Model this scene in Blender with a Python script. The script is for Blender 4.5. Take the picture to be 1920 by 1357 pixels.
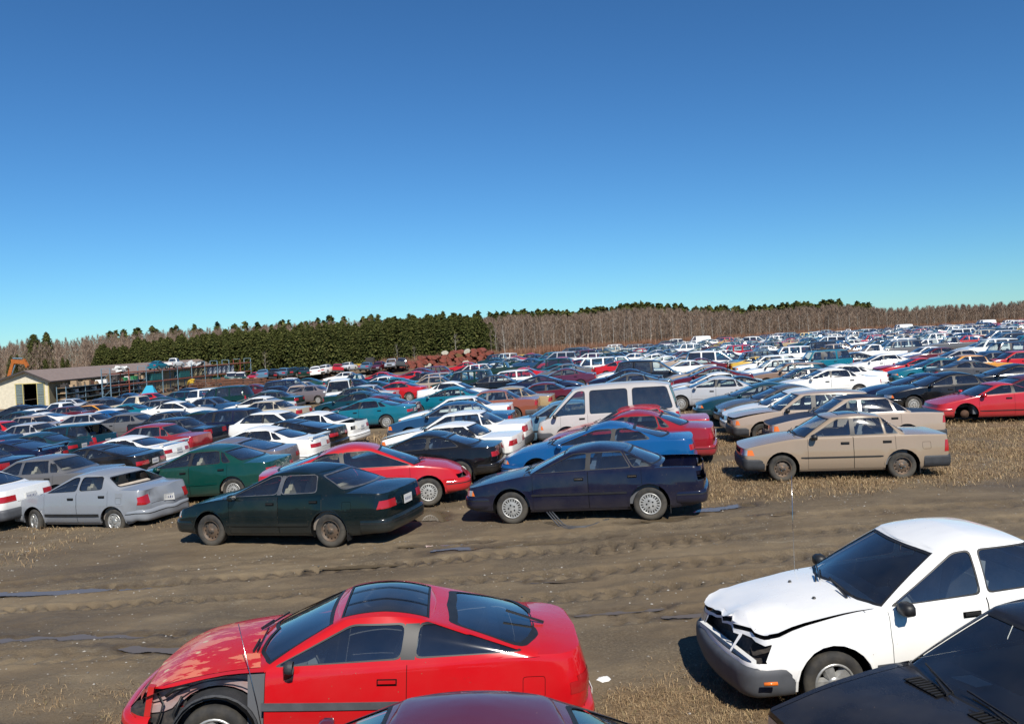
import bpy, bmesh, math, random
import numpy as np
from mathutils import Vector, Matrix, Euler, noise

# ------------------------------------------------------------------ camera, sky, sun
S = bpy.context.scene
for o in list(bpy.data.objects): bpy.data.objects.remove(o)
C = bpy.context.scene.collection
R = math.radians
random.seed(7)

CAM_H, CAM_F, CAM_PITCH, CAM_ROLL = 3.5, 1550.0, R(1.53), R(2.55)
cam_d = bpy.data.cameras.new('camera')
cam = bpy.data.objects.new('camera', cam_d); C.objects.link(cam)
cam_d.sensor_width = 36.0; cam_d.lens = 36.0 * CAM_F / 1920.0
cam_d.clip_start = 0.1; cam_d.clip_end = 4000
cam.location = (0, 0, CAM_H)
cam.matrix_world = Matrix.Translation((0, 0, CAM_H)) @ Matrix.Rotation(R(90) - CAM_PITCH, 4, 'X') @ Matrix.Rotation(-CAM_ROLL, 4, 'Z')
S.camera = cam

SUN_DIR = Vector((0.20, -0.70, 0.74)).normalized()          # towards the sun
el = math.asin(SUN_DIR.z); az = math.atan2(SUN_DIR.x, SUN_DIR.y)
w = bpy.data.worlds.new('World'); S.world = w; w.use_nodes = True
nt = w.node_tree; nt.nodes.clear()
sky = nt.nodes.new('ShaderNodeTexSky'); sky.sky_type = 'NISHITA'; sky.sun_disc = False
sky.sun_elevation = el; sky.sun_rotation = az; sky.altitude = 300; sky.air_density = 1.0; sky.dust_density = 0.0; sky.ozone_density = 6.0
hs = nt.nodes.new('ShaderNodeMix'); hs.data_type = 'RGBA'; hs.blend_type = 'MULTIPLY'; hs.inputs[0].default_value = 1.0; hs.inputs[7].default_value = (0.42 * .0973, 0.80 * .0973, 1.05 * .0973, 1)
gm = nt.nodes.new('ShaderNodeGamma'); gm.inputs['Gamma'].default_value = 1.15
h2 = nt.nodes.new('ShaderNodeMix'); h2.data_type = 'RGBA'; h2.blend_type = 'MULTIPLY'; h2.inputs[0].default_value = 1.0; h2.inputs[7].default_value = (1.36 / .0973, 1.06 / .0973, .91 / .0973, 1)
bg = nt.nodes.new('ShaderNodeBackground'); bg.inputs['Strength'].default_value = 0.094
wo = nt.nodes.new('ShaderNodeOutputWorld')
nt.links.new(sky.outputs[0], hs.inputs[6]); nt.links.new(hs.outputs[2], gm.inputs[0]); nt.links.new(gm.outputs[0], h2.inputs[6]); nt.links.new(h2.outputs[2], bg.inputs['Color']); nt.links.new(bg.outputs[0], wo.inputs[0])
sd = bpy.data.lights.new('sun', 'SUN'); sd.energy = 4.6; sd.angle = R(0.5); sd.color = (1.0, 0.94, 0.84)
so = bpy.data.objects.new('sun', sd); C.objects.link(so)
so.rotation_euler = SUN_DIR.to_track_quat('Z', 'Y').to_euler(); so.location = (0, 0, 60)
S.view_settings.view_transform = 'Standard'; S.view_settings.look = 'None'
S.view_settings.exposure = 0.32; S.view_settings.gamma = 1.0
S.view_settings.use_curve_mapping = False
S.cycles.max_bounces = 6; S.cycles.transparent_max_bounces = 16; S.cycles.diffuse_bounces = 2
S.cycles.glossy_bounces = 3; S.cycles.transmission_bounces = 3; S.cycles.sample_clamp_indirect = 6
S.cycles.caustics_reflective = False; S.cycles.caustics_refractive = False
S.cycles.use_denoising = True

def sstep(a, b, x):
    t = min(1.0, max(0.0, (x - a) / (b - a))); return t * t * (3 - 2 * t)

def ground_z(x, y):
    """large shape of the yard: it falls away to the left and rises a little to the right"""
    k = sstep(9, 14, y)
    z = 0.034 * max(-62, min(x, 6)) * k + (0.02 if y > 14 else 0.02 * k)
    if x > 6: z += 0.0090 * (x - 6) * k * sstep(30, 150, y)
    if x < -62: z += 0.004 * (x + 62) * k
    z -= 0.10 * (1 - k)
    return z

_MI = cam.matrix_world.to_3x3()
def ray(px, py):
    d = _MI @ Vector(((px - 960) / CAM_F, -(py - 678.5) / CAM_F, -1.0)); return d
def at(px, py, h=0.0):
    """the place on the yard where something of height h shows at this pixel of the photograph"""
    d = ray(px, py); z = h
    t = 60.0
    for _ in range(12):
        if d.z > -1e-4: return None
        t = (z - CAM_H) / d.z
        x, y = d.x * t, d.y * t
        z = 0.5 * z + 0.5 * (ground_z(x, y) + h)
    return Vector((d.x * t, d.y * t, ground_z(d.x * t, d.y * t)))

# ------------------------------------------------------------------ materials
MAT = {}
def mat(name, col=(.5, .5, .5), rough=.5, metal=0., spec=.5, coat=0., noise_amt=0., noise_scale=8., col2=None, bump=0., bscale=40., coord='Object'):
    if name in MAT: return MAT[name]
    m = bpy.data.materials.new(name); m.use_nodes = True; MAT[name] = m
    n = m.node_tree.nodes; l = m.node_tree.links; b = n['Principled BSDF']
    b.inputs['Base Color'].default_value = (*col, 1); b.inputs['Roughness'].default_value = rough
    b.inputs['Metallic'].default_value = metal; b.inputs['Specular IOR Level'].default_value = spec
    if coat: b.inputs['Coat Weight'].default_value = coat; b.inputs['Coat Roughness'].default_value = .08
    if noise_amt or col2 or bump:
        tc = n.new('ShaderNodeTexCoord'); nz = n.new('ShaderNodeTexNoise'); nz.inputs['Scale'].default_value = noise_scale; nz.inputs['Detail'].default_value = 6
        l.new(tc.outputs[coord], nz.inputs['Vector'])
        if noise_amt or col2:
            rp = n.new('ShaderNodeValToRGB'); l.new(nz.outputs['Fac'], rp.inputs[0])
            c2 = col2 or tuple(c * (1 - noise_amt) for c in col)
            rp.color_ramp.elements[0].position = .38; rp.color_ramp.elements[1].position = .62
            rp.color_ramp.elements[0].color = (*col, 1); rp.color_ramp.elements[1].color = (*c2, 1)
            l.new(rp.outputs[0], b.inputs['Base Color'])
        if bump:
            nb = n.new('ShaderNodeTexNoise'); nb.inputs['Scale'].default_value = bscale; nb.inputs['Detail'].default_value = 4
            l.new(tc.outputs[coord], nb.inputs['Vector'])
            bp = n.new('ShaderNodeBump'); bp.inputs['Strength'].default_value = bump; bp.inputs['Distance'].default_value = .02
            l.new(nb.outputs['Fac'], bp.inputs['Height']); l.new(bp.outputs[0], b.inputs['Normal'])
    return m

def paint_material(name='car_paint', two_tone=None):
    """weathered car paint; the colour is each car's own object colour, dust collects on faces that look up"""
    m = bpy.data.materials.new(name); m.use_nodes = True; MAT[name] = m
    n = m.node_tree.nodes; l = m.node_tree.links; b = n['Principled BSDF']
    oi = n.new('ShaderNodeObjectInfo'); tc = n.new('ShaderNodeTexCoord')
    def nz(scale, det=5, rough=.6):
        t = n.new('ShaderNodeTexNoise'); t.inputs['Scale'].default_value = scale; t.inputs['Detail'].default_value = det; t.inputs['Roughness'].default_value = rough
        l.new(add.outputs[0], t.inputs['Vector']); return t
    add = n.new('ShaderNodeVectorMath'); add.operation = 'MULTIPLY_ADD'
    l.new(tc.outputs['Object'], add.inputs[0]); add.inputs[1].default_value = (1, 1, 1)
    mv = n.new('ShaderNodeVectorMath'); mv.operation = 'SCALE'; mv.inputs[0].default_value = (13, 7, 5); l.new(oi.outputs['Random'], mv.inputs['Scale'])
    l.new(mv.outputs[0], add.inputs[2])
    big = nz(1.6, 4); fine = nz(38, 5, .75)
    def mth(op, a, bb, clamp=False):
        t = n.new('ShaderNodeMath'); t.operation = op; t.use_clamp = clamp
        for i, v in enumerate((a, bb)):
            if hasattr(v, 'links') or hasattr(v, 'is_linked'): l.new(v, t.inputs[i])
            else: t.inputs[i].default_value = v
        return t.outputs[0]
    geo = n.new('ShaderNodeNewGeometry'); sx = n.new('ShaderNodeSeparateXYZ'); l.new(geo.outputs['Normal'], sx.inputs[0])
    so_ = n.new('ShaderNodeSeparateXYZ'); l.new(tc.outputs['Object'], so_.inputs[0])
    up = mth('MULTIPLY', mth('MAXIMUM', sx.outputs['Z'], 0.0), .05)
    dusty = mth('MULTIPLY', mth('SUBTRACT', big.outputs['Fac'], .36, True), .42, True)
    low = mth('MULTIPLY', mth('SUBTRACT', .50, so_.outputs['Z'], True), .75, True)      # dirt thrown up on the sills
    low = mth('MULTIPLY', low, mth('ADD', mth('MULTIPLY', fine.outputs['Fac'], 1.0), .25), True)
    dusty = mth('MULTIPLY', dusty, mth('ADD', mth('MULTIPLY', oi.outputs['Random'], 2.2), .3))
    fac = mth('ADD', mth('ADD', mth('MULTIPLY', up, mth('ADD', big.outputs['Fac'], .1)), mth('MULTIPLY', dusty, .34)), low, True)
    mx = n.new('ShaderNodeMix'); mx.data_type = 'RGBA'
    l.new(fac, mx.inputs[0]); l.new(oi.outputs['Color'], mx.inputs[6]); mx.inputs[7].default_value = (.17, .145, .115, 1)
    # rust specks and mud dots
    vo = n.new('ShaderNodeTexVoronoi'); vo.inputs['Scale'].default_value = 17; l.new(add.outputs[0], vo.inputs['Vector'])
    sp = mth('LESS_THAN', vo.outputs['Distance'], .075)
    sp = mth('MULTIPLY', sp, mth('GREATER_THAN', big.outputs['Fac'], .52))
    m2 = n.new('ShaderNodeMix'); m2.data_type = 'RGBA'; l.new(mth('MULTIPLY', sp, .7), m2.inputs[0]); l.new(mx.outputs[2], m2.inputs[6]); m2.inputs[7].default_value = (.20, .13, .075, 1)
    l.new(m2.outputs[2], b.inputs['Base Color'])
    l.new(mth('ADD', mth('MULTIPLY', fac, .55), .24, True), b.inputs['Roughness'])
    b.inputs['Metallic'].default_value = .0; b.inputs['Specular IOR Level'].default_value = .12
    b.inputs['Coat Weight'].default_value = .75
    l.new(mth('ADD', mth('MULTIPLY', fac, .7), .05, True), b.inputs['Coat Roughness'])
    wv = nz(2.3, 2); bp = n.new('ShaderNodeBump'); bp.inputs['Strength'].default_value = .16; bp.inputs['Distance'].default_value = .03
    l.new(wv.outputs['Fac'], bp.inputs['Height']); l.new(bp.outputs[0], b.inputs['Normal']); l.new(bp.outputs[0], b.inputs['Coat Normal'])
    return m
paint_material()
def peeling_paint():
    m = MAT['car_paint'].copy(); m.name = 'peeling_red_paint'; MAT['peeling_paint'] = m; n = m.node_tree.nodes; l = m.node_tree.links; b = n['Principled BSDF']
    src = b.inputs['Base Color'].links[0].from_socket; tc = n.new('ShaderNodeTexCoord')
    def nz(scale, det, sx=1):
        mp = n.new('ShaderNodeMapping'); mp.inputs['Scale'].default_value = (1, sx, 1); l.new(tc.outputs['Object'], mp.inputs[0])
        t = n.new('ShaderNodeTexNoise'); t.inputs['Scale'].default_value = scale; t.inputs['Detail'].default_value = det; t.inputs['Roughness'].default_value = .7; l.new(mp.outputs[0], t.inputs['Vector']); return t.outputs['Fac']
    def step(v, a, bb):
        r = n.new('ShaderNodeValToRGB'); l.new(v, r.inputs[0]); r.color_ramp.elements[0].position = a; r.color_ramp.elements[1].position = bb; return r.outputs[0]
    def mix(f, a, c):
        q = n.new('ShaderNodeMix'); q.data_type = 'RGBA'; l.new(f, q.inputs[0]); l.new(a, q.inputs[6]); q.inputs[7].default_value = (*c, 1); return q.outputs[2]
    a = step(nz(2.2, 9, 2.2), .50, .525); c1 = mix(a, src, (.62, .17, .10))
    vo = n.new('ShaderNodeTexVoronoi'); vo.inputs['Scale'].default_value = 7; l.new(tc.outputs['Object'], vo.inputs['Vector'])
    q = n.new('ShaderNodeMath'); q.operation = 'LESS_THAN'; l.new(vo.outputs['Distance'], q.inputs[0]); q.inputs[1].default_value = .20
    q2 = n.new('ShaderNodeMath'); q2.operation = 'MULTIPLY'; l.new(q.outputs[0], q2.inputs[0]); l.new(step(nz(1.1, 3), .52, .56), q2.inputs[1])
    c2 = mix(q2.outputs[0], c1, (.60, .42, .22)); l.new(c2, b.inputs['Base Color'])
    b.inputs['Coat Weight'].default_value = .25
peeling_paint()

def glass_material(name, tint, dirt=.06, refl=1.0):
    m = bpy.data.materials.new(name); m.use_nodes = True; MAT[name] = m
    n = m.node_tree.nodes; l = m.node_tree.links; n.remove(n['Principled BSDF'])
    tr = n.new('ShaderNodeBsdfTransparent'); tr.inputs[0].default_value = (*tint, 1)
    gl = n.new('ShaderNodeBsdfGlossy'); gl.inputs['Roughness'].default_value = .03; gl.inputs[0].default_value = (1, 1, 1, 1)
    fr = n.new('ShaderNodeFresnel'); fr.inputs[0].default_value = 1.7
    ml = n.new('ShaderNodeMath'); ml.operation = 'MULTIPLY_ADD'; l.new(fr.outputs[0], ml.inputs[0]); ml.inputs[1].default_value = refl; ml.inputs[2].default_value = .05
    m1 = n.new('ShaderNodeMixShader'); l.new(ml.outputs[0], m1.inputs[0]); l.new(tr.outputs[0], m1.inputs[1]); l.new(gl.outputs[0], m1.inputs[2])
    df = n.new('ShaderNodeBsdfDiffuse'); df.inputs[0].default_value = (.33, .31, .28, 1)
    tc = n.new('ShaderNodeTexCoord'); nz = n.new('ShaderNodeTexNoise'); nz.inputs['Scale'].default_value = 4; nz.inputs['Detail'].default_value = 8; l.new(tc.outputs['Object'], nz.inputs['Vector'])
    mm = n.new('ShaderNodeMath'); mm.operation = 'MULTIPLY'; l.new(nz.outputs['Fac'], mm.inputs[0]); mm.inputs[1].default_value = dirt * 2
    m2 = n.new('ShaderNodeMixShader'); l.new(mm.outputs[0], m2.inputs[0]); l.new(m1.outputs[0], m2.inputs[1]); l.new(df.outputs[0], m2.inputs[2])
    l.new(m2.outputs[0], n['Material Output'].inputs[0])
    return m
glass_material('car_glass', (.86, .93, .91), .03, 1.25)
glass_material('dark_glass', (.16, .18, .19), .05)
glass_material('lamp_glass', (.8, .8, .78), .10)
mat('black_trim', (.018, .018, .019), .5, noise_amt=.3)
mat('gap', (.006, .006, .006), .9, spec=.1)
mat('underbody', (.014, .013, .012), .9, spec=.1)
mat('bumper_black', (.035, .037, .042), .62, bump=.15, bscale=60, noise_amt=.25)
mat('bumper_grey', (.075, .08, .09), .6, noise_amt=.2)
mat('chrome', (.6, .6, .6), .18, metal=1.0, noise_amt=.3)
mat('chrome_dull', (.22, .22, .22), .35, metal=.6, noise_amt=.3)
mat('tyre', (.026, .025, .024), .85, col2=(.075, .066, .052), noise_scale=5, bump=.2, bscale=25)
mat('alloy', (.52, .52, .50), .38, metal=.55, noise_amt=.35, noise_scale=12)
mat('hubcap', (.46, .46, .44), .42, metal=.3, noise_amt=.3, noise_scale=12)
mat('steel_rim', (.075, .068, .06), .6, metal=.3, col2=(.15, .10, .065), noise_scale=9)
mat('brake_rust', (.09, .045, .025), .85, noise_amt=.4)
mat('tail_red', (.36, .012, .014), .18, coat=.5)
mat('amber', (.75, .17, .02), .2, coat=.5)
mat('head_lamp', (.55, .56, .56), .12, metal=.35, coat=1.0, noise_amt=.25, noise_scale=14)
mat('plate_white', (.6, .6, .58), .5)
mat('plate_ink', (.03, .05, .15), .6)
mat('seat_grey', (.21, .215, .235), .95, noise_amt=.2)
mat('seat_beige', (.50, .43, .35), .95, noise_amt=.2)
mat('seat_blue', (.10, .14, .22), .95, noise_amt=.2)
mat('seat_red', (.18, .03, .03), .95, noise_amt=.2)
mat('cabin', (.11, .115, .125), .85)
mat('cabin_beige', (.22, .19, .16), .85)
mat('wheel_well', (.008, .008, .008), .95, spec=.05)
mat('bare_metal', (.42, .35, .34), .5, metal=.1, col2=(.36, .16, .14), noise_scale=5)
mat('rust', (.17, .065, .035), .9, col2=(.09, .05, .035), noise_scale=6, bump=.3)
mat('engine_dark', (.02, .02, .022), .7, col2=(.06, .05, .045), noise_scale=20)

COL = dict(wh=(.80, .80, .77), cr=(.70, .66, .55), si=(.42, .43, .45), gy=(.12, .12, .125), dg=(.065, .065, .068), bk=(.005, .0055, .007),
           nv=(.006, .010, .035), bl=(.014, .055, .13), lb=(.09, .18, .27), az=(.004, .075, .23), tl=(.003, .13, .19), dt=(.004, .036, .052), gn=(.004, .026, .018),
           em=(.002, .045, .036), rd=(.47, .012, .018), mr=(.095, .007, .013), cm=(.27, .012, .022), tn=(.36, .285, .225), br=(.21, .135, .092), go=(.38, .28, .15), be=(.50, .44, .34),
           yl=(.62, .40, .06), og=(.58, .25, .03), pl=(.085, .018, .045), ru=(.24, .075, .045), db=(.008, .015, .03), pg=(.15, .13, .14), cg=(.0015, .008, .010))
CNAME = dict(wh='white', cr='cream', si='silver', gy='grey', dg='charcoal grey', bk='black', nv='navy blue', bl='blue', lb='light blue', az='bright blue', tl='turquoise',
             dt='dark teal', gn='dark green', em='emerald green', rd='red', mr='maroon', cm='crimson', tn='tan', br='brown', go='gold', be='beige', yl='yellow', og='orange',
             pl='plum', ru='brick red', db='blue-black', pg='purple grey', cg='green-black')

# ------------------------------------------------------------------ mesh tools
def tag(o, label=None, cat=None, group=None, kind=None):
    if label: o['label'] = label
    if cat: o['category'] = cat
    if group: o['group'] = group
    if kind: o['kind'] = kind
    return o
def empty(name, loc=(0, 0, 0), rz=0.0):
    o = bpy.data.objects.new(name, None); C.objects.link(o); o.location = loc; o.rotation_euler = (0, 0, rz); o.empty_display_size = .2
    return o
def link(name, me, parent=None, col=None):
    o = bpy.data.objects.new(name, me); C.objects.link(o)
    if parent is not None: o.parent = parent
    if col: o.color = (*col, 1)
    return o

class MB:
    """collects polygons (with a material each) into one mesh"""
    def __init__(s): s.v = []; s.f = []; s.m = []; s.sm = []; s.mats = []
    def mi(s, m):
        if m not in s.mats: s.mats.append(m)
        return s.mats.index(m)
    def face(s, pts, m='black_trim', smooth=False):
        b = len(s.v); s.v += [tuple(p) for p in pts]; s.f.append(tuple(range(b, b + len(pts)))); s.m.append(s.mi(m)); s.sm.append(smooth)
    def faces(s, vs, fs, m, smooth=False):
        b = len(s.v); s.v += [tuple(p) for p in vs]; k = s.mi(m)
        for f in fs: s.f.append(tuple(b + i for i in f)); s.m.append(k); s.sm.append(smooth)
    def box(s, c, d, m='black_trim', rot=None, taper=(1, 1)):
        x, y, z = (q / 2 for q in d); tx, ty = taper
        vs = [(-x, -y, -z), (x, -y, -z), (x, y, -z), (-x, y, -z), (-x * tx, -y * ty, z), (x * tx, -y * ty, z), (x * tx, y * ty, z), (-x * tx, y * ty, z)]
        M = (rot if rot is not None else Matrix.Identity(3))
        vs = [tuple(M @ Vector(v) + Vector(c)) for v in vs]
        s.faces(vs, [(0, 3, 2, 1), (4, 5, 6, 7), (0, 1, 5, 4), (1, 2, 6, 5), (2, 3, 7, 6), (3, 0, 4, 7)], m)
    def bar(s, a, b, w, h=None, m='black_trim'):
        a = Vector(a); b = Vector(b); d = b - a; L = d.length
        if L < 1e-6: return
        q = d.to_track_quat('X', 'Z').to_matrix(); s.box((a + b) / 2, (L, w, h or w), m, q)
    def tube(s, pts, r, n=6, m='black_trim', closed=False, smooth=True):
        pts = [Vector(p) for p in pts]; k = len(pts); vs = []; rr = r if isinstance(r, (list, tuple)) else [r] * k
        for i, p in enumerate(pts):
            a = pts[max(i - 1, 0)] if not closed else pts[(i - 1) % k]; b = pts[min(i + 1, k - 1)] if not closed else pts[(i + 1) % k]
            d = (b - a).normalized(); q = d.to_track_quat('Z', 'Y').to_matrix()
            for j in range(n):
                t = 2 * math.pi * j / n; vs.append(p + q @ Vector((math.cos(t) * rr[i], math.sin(t) * rr[i], 0)))
        fs = []
        for i in range(k if closed else k - 1):
            for j in range(n):
                i2 = (i + 1) % k; fs.append((i * n + j, i * n + (j + 1) % n, i2 * n + (j + 1) % n, i2 * n + j))
        if not closed: fs.append(tuple(reversed(range(n)))); fs.append(tuple((k - 1) * n + j for j in range(n)))
        s.faces(vs, fs, m, smooth)
    def lathe(s, prof, n, m='tyre', axis='y', c=(0, 0, 0), smooth=True):
        vs = []
        for (r, h) in prof:
            for j in range(n):
                t = 2 * math.pi * j / n; a, b = r * math.cos(t), r * math.sin(t)
                vs.append({'y': (a + c[0], h + c[1], b + c[2]), 'z': (a + c[0], b + c[1], h + c[2]), 'x': (h + c[0], a + c[1], b + c[2])}[axis])
        fs = [(i * n + j, i * n + (j + 1) % n, (i + 1) * n + (j + 1) % n, (i + 1) * n + j) for i in range(len(prof) - 1) for j in range(n)]
        s.faces(vs, fs, m, smooth)
    def mesh(s, name):
        me = bpy.data.meshes.new(name); me.from_pydata(s.v, [], s.f)
        for m in s.mats: me.materials.append(MAT[m])
        me.polygons.foreach_set('material_index', s.m); me.polygons.foreach_set('use_smooth', s.sm); me.update()
        return me
    def build(s, name, parent=None, col=None): return link(name, s.mesh(name), parent, col)

# ---- polygons that carry a normal at each corner: (x,y,z,nx,ny,nz)
def lerp_v(a, b, t): return tuple(p + (q - p) * t for p, q in zip(a, b))
def split_poly(poly, ax, A, B):
    """split by the line A->B in the projection ax; left of it is inside"""
    ex, ey = B[0] - A[0], B[1] - A[1]
    d = [ex * (p[ax[1]] - A[1]) - ey * (p[ax[0]] - A[0]) for p in poly]
    eps = 1e-7
    if all(q >= -eps for q in d): return poly, None
    if all(q <= eps for q in d): return None, poly
    ins, out = [], []; n = len(poly)
    for i in range(n):
        p, q = poly[i], poly[(i + 1) % n]; dp, dq = d[i], d[(i + 1) % n]
        if dp >= -eps: ins.append(p)
        if dp <= eps: out.append(p)
        if (dp > eps and dq < -eps) or (dp < -eps and dq > eps):
            r = lerp_v(p, q, dp / (dp - dq)); ins.append(r); out.append(r)
    return (ins if len(ins) > 2 else None), (out if len(out) > 2 else None)
def ccw(pg):
    a = sum(pg[i][0] * pg[(i + 1) % len(pg)][1] - pg[(i + 1) % len(pg)][0] * pg[i][1] for i in range(len(pg)))
    return pg if a > 0 else pg[::-1]
def cut(items, pg, ax, new, cond=None, only=None):
    """items: list of (poly, tag); the part inside the convex polygon pg gets the tag new"""
    pg = ccw(pg); x0 = min(p[0] for p in pg); x1 = max(p[0] for p in pg); y0 = min(p[1] for p in pg); y1 = max(p[1] for p in pg)
    res = []
    for poly, tg in items:
        if (only is not None and tg not in only) or (cond and not cond(poly)) or \
           max(p[ax[0]] for p in poly) < x0 or min(p[ax[0]] for p in poly) > x1 or max(p[ax[1]] for p in poly) < y0 or min(p[ax[1]] for p in poly) > y1:
            res.append((poly, tg)); continue
        cur = poly; outs = []
        for i in range(len(pg)):
            a, b = split_poly(cur, ax, pg[i], pg[(i + 1) % len(pg)])
            if b: outs.append(b)
            cur = a
            if cur is None: break
        if cur is None: res.append((poly, tg))
        else:
            res += [(q, tg) for q in outs]; res.append((cur, new))
    return res
def rounded(pg, r, n=3):
    out = []; k = len(pg)
    for i in range(k):
        p = Vector(pg[i]); a = Vector(pg[i - 1]) - p; b = Vector(pg[(i + 1) % k]) - p
        rr = min(r, a.length * .45, b.length * .45)
        if a.length < 1e-6 or b.length < 1e-6: out.append(tuple(p)); continue
        A = p + a.normalized() * rr; B = p + b.normalized() * rr
        for j in range(n + 1):
            t = j / n; out.append(tuple(A * (1 - t) ** 2 + p * 2 * t * (1 - t) + B * t * t))
    return out
def shrink(pg, d):
    pg = ccw(pg); k = len(pg); out = []
    for i in range(k):
        p0, p1, p2 = Vector(pg[i - 1]), Vector(pg[i]), Vector(pg[(i + 1) % k])
        e1 = (p1 - p0).normalized(); e2 = (p2 - p1).normalized(); n1 = Vector((-e1.y, e1.x)); n2 = Vector((-e2.y, e2.x))
        m = (n1 + n2); m = m / max(.3, m.length_squared) * 2 if m.length > .2 else n1
        out.append(tuple(p1 + m * d))
    return out
def nx(p): return sum(v[3] for v in p) / len(p)
def ny(p): return sum(v[4] for v in p) / len(p)
def nz_(p): return sum(v[5] for v in p) / len(p)

def grid_polys(G, tg, flip=False, closed=False):
    """G: array (n,m,3) -> polys with smooth normals"""
    G = np.asarray(G, float); n, m, _ = G.shape
    du = np.zeros_like(G); dv = np.zeros_like(G)
    du[1:-1] = G[2:] - G[:-2]; du[0] = G[1] - G[0]; du[-1] = G[-1] - G[-2]
    dv[:, 1:-1] = G[:, 2:] - G[:, :-2]; dv[:, 0] = G[:, 1] - G[:, 0]; dv[:, -1] = G[:, -1] - G[:, -2]
    N = np.cross(du, dv); L = np.linalg.norm(N, axis=2, keepdims=True)
    fn = np.zeros_like(N)
    N = np.where(L > 1e-9, N / np.maximum(L, 1e-12), np.array([0, 0, 1.0]) * (-1 if flip else 1))
    if flip: N = -N
    V = np.concatenate([G, N], 2)
    T = [[tuple(V[i, j]) for j in range(m)] for i in range(n)]
    out = []
    for i in range(n - 1):
        for j in range(m - 1):
            q = [T[i][j], T[i + 1][j], T[i + 1][j + 1], T[i][j + 1]]
            if flip: q = q[::-1]
            # drop degenerate corners
            r = []
            for a in q:
                if not r or sum((a[k] - r[-1][k]) ** 2 for k in range(3)) > 1e-10: r.append(a)
            if len(r) > 2 and sum((r[0][k] - r[-1][k]) ** 2 for k in range(3)) < 1e-10: r.pop()
            if len(r) > 2: out.append((r, tg))
    return out
def mirror(items):
    out = []
    for poly, tg in items:
        out.append(([(p[0], -p[1], p[2], p[3], -p[4], p[5]) for p in poly][::-1], tg))
    return out
def poly_mesh(name, polys, matof, offset=None, deform=None, extra=None):
    """polys: list of (poly, tag); offset moves along the normal"""
    idx = {}; vs = []; ns = []; fs = []; mi = []; mats = []
    for poly, tg in polys:
        f = []
        off = offset.get(tg, 0) if offset else 0
        for p in poly:
            q = (p[0] + p[3] * off, p[1] + p[4] * off, p[2] + p[5] * off)
            k = (round(q[0], 4), round(q[1], 4), round(q[2], 4), round(p[3], 1), round(p[4], 1), round(p[5], 1))
            if k not in idx: idx[k] = len(vs); vs.append(q); ns.append((p[3], p[4], p[5]))
            if not f or f[-1] != idx[k]: f.append(idx[k])
        if len(f) > 1 and f[0] == f[-1]: f.pop()
        if len(set(f)) < 3 or len(set(f)) != len(f): continue
        m = matof(tg)
        if m not in mats: mats.append(m)
        fs.append(f); mi.append(mats.index(m))
    if extra:
        for f, k in zip(extra.f, extra.m):
            P3 = [Vector(extra.v[i]) for i in f]; n_ = (P3[1] - P3[0]).cross(P3[2] - P3[0])
            if n_.length < 1e-9: continue
            n_.normalize(); b0 = len(vs); vs += [tuple(p) for p in P3]; ns += [tuple(n_)] * len(f); fs.append(list(range(b0, b0 + len(f))))
            m = extra.mats[k]
            if m not in mats: mats.append(m)
            mi.append(mats.index(m))
    if deform: vs = [deform(Vector(v)) for v in vs]
    me = bpy.data.meshes.new(name); me.from_pydata([tuple(v) for v in vs], [], fs)
    for m in mats: me.materials.append(MAT[m])
    me.polygons.foreach_set('material_index', mi); me.polygons.foreach_set('use_smooth', [True] * len(fs)); me.update()
    if not deform: me.normals_split_custom_set_from_vertices(ns)
    return me
def pl(pts, x):
    """smooth-ish interpolation through control points (x ascending)"""
    if x <= pts[0][0]: return pts[0][1]
    if x >= pts[-1][0]: return pts[-1][1]
    for i in range(len(pts) - 1):
        if x <= pts[i + 1][0]:
            x0, y0 = pts[i]; x1, y1 = pts[i + 1]; h = x1 - x0; t = (x - x0) / h
            def slope(k):
                if k <= 0 or k >= len(pts) - 1: return (pts[min(k + 1, len(pts) - 1)][1] - pts[max(k - 1, 0)][1]) / (pts[min(k + 1, len(pts) - 1)][0] - pts[max(k - 1, 0)][0])
                a = (pts[k][1] - pts[k - 1][1]) / (pts[k][0] - pts[k - 1][0]); b = (pts[k + 1][1] - pts[k][1]) / (pts[k + 1][0] - pts[k][0])
                return 0 if a * b <= 0 else 2 * a * b / (a + b)
            m0, m1 = slope(i), slope(i + 1)
            return (2 * t ** 3 - 3 * t * t + 1) * y0 + (t ** 3 - 2 * t * t + t) * h * m0 + (-2 * t ** 3 + 3 * t * t) * y1 + (t ** 3 - t * t) * h * m1
# ------------------------------------------------------------------ cars
def half_ring(xf, xr, w, wf, wr, bf, br, cxf, cyf, cxr, cyr, ns, ne, nc):
    """front centre -> corner -> side -> corner -> rear centre, y >= 0"""
    pts = []
    for i in range(ne):
        y = (wf - cyf) * i / ne; pts.append((xf - bf * (y / max(wf, .01)) ** 2, y))
    x0 = xf - bf * ((wf - cyf) / max(wf, .01)) ** 2
    for i in range(nc):
        a = math.pi / 2 * i / nc; pts.append((x0 - cxf + cxf * math.cos(a), wf - cyf + cyf * math.sin(a)))
    xa = x0 - cxf; x1 = xr + br * ((wr - cyr) / max(wr, .01)) ** 2; xb = x1 + cxr; xm = (xa + xb) / 2
    for i in range(ns + 1):
        x = xa + (xb - xa) * i / ns; ww, xe = (wf, xa) if x > xm else (wr, xb)
        t = (x - xm) / (xe - xm) if abs(xe - xm) > 1e-6 else 0
        pts.append((x, w - (w - ww) * abs(t) ** 2.2))
    for i in range(1, nc + 1):
        a = math.pi / 2 * (1 - i / nc); pts.append((x1 + cxr - cxr * math.cos(a), wr - cyr + cyr * math.sin(a)))
    for i in range(1, ne + 1):
        y = (wr - cyr) * (1 - i / ne); pts.append((xr + br * (y / max(wr, .01)) ** 2, y))
    return pts

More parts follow.
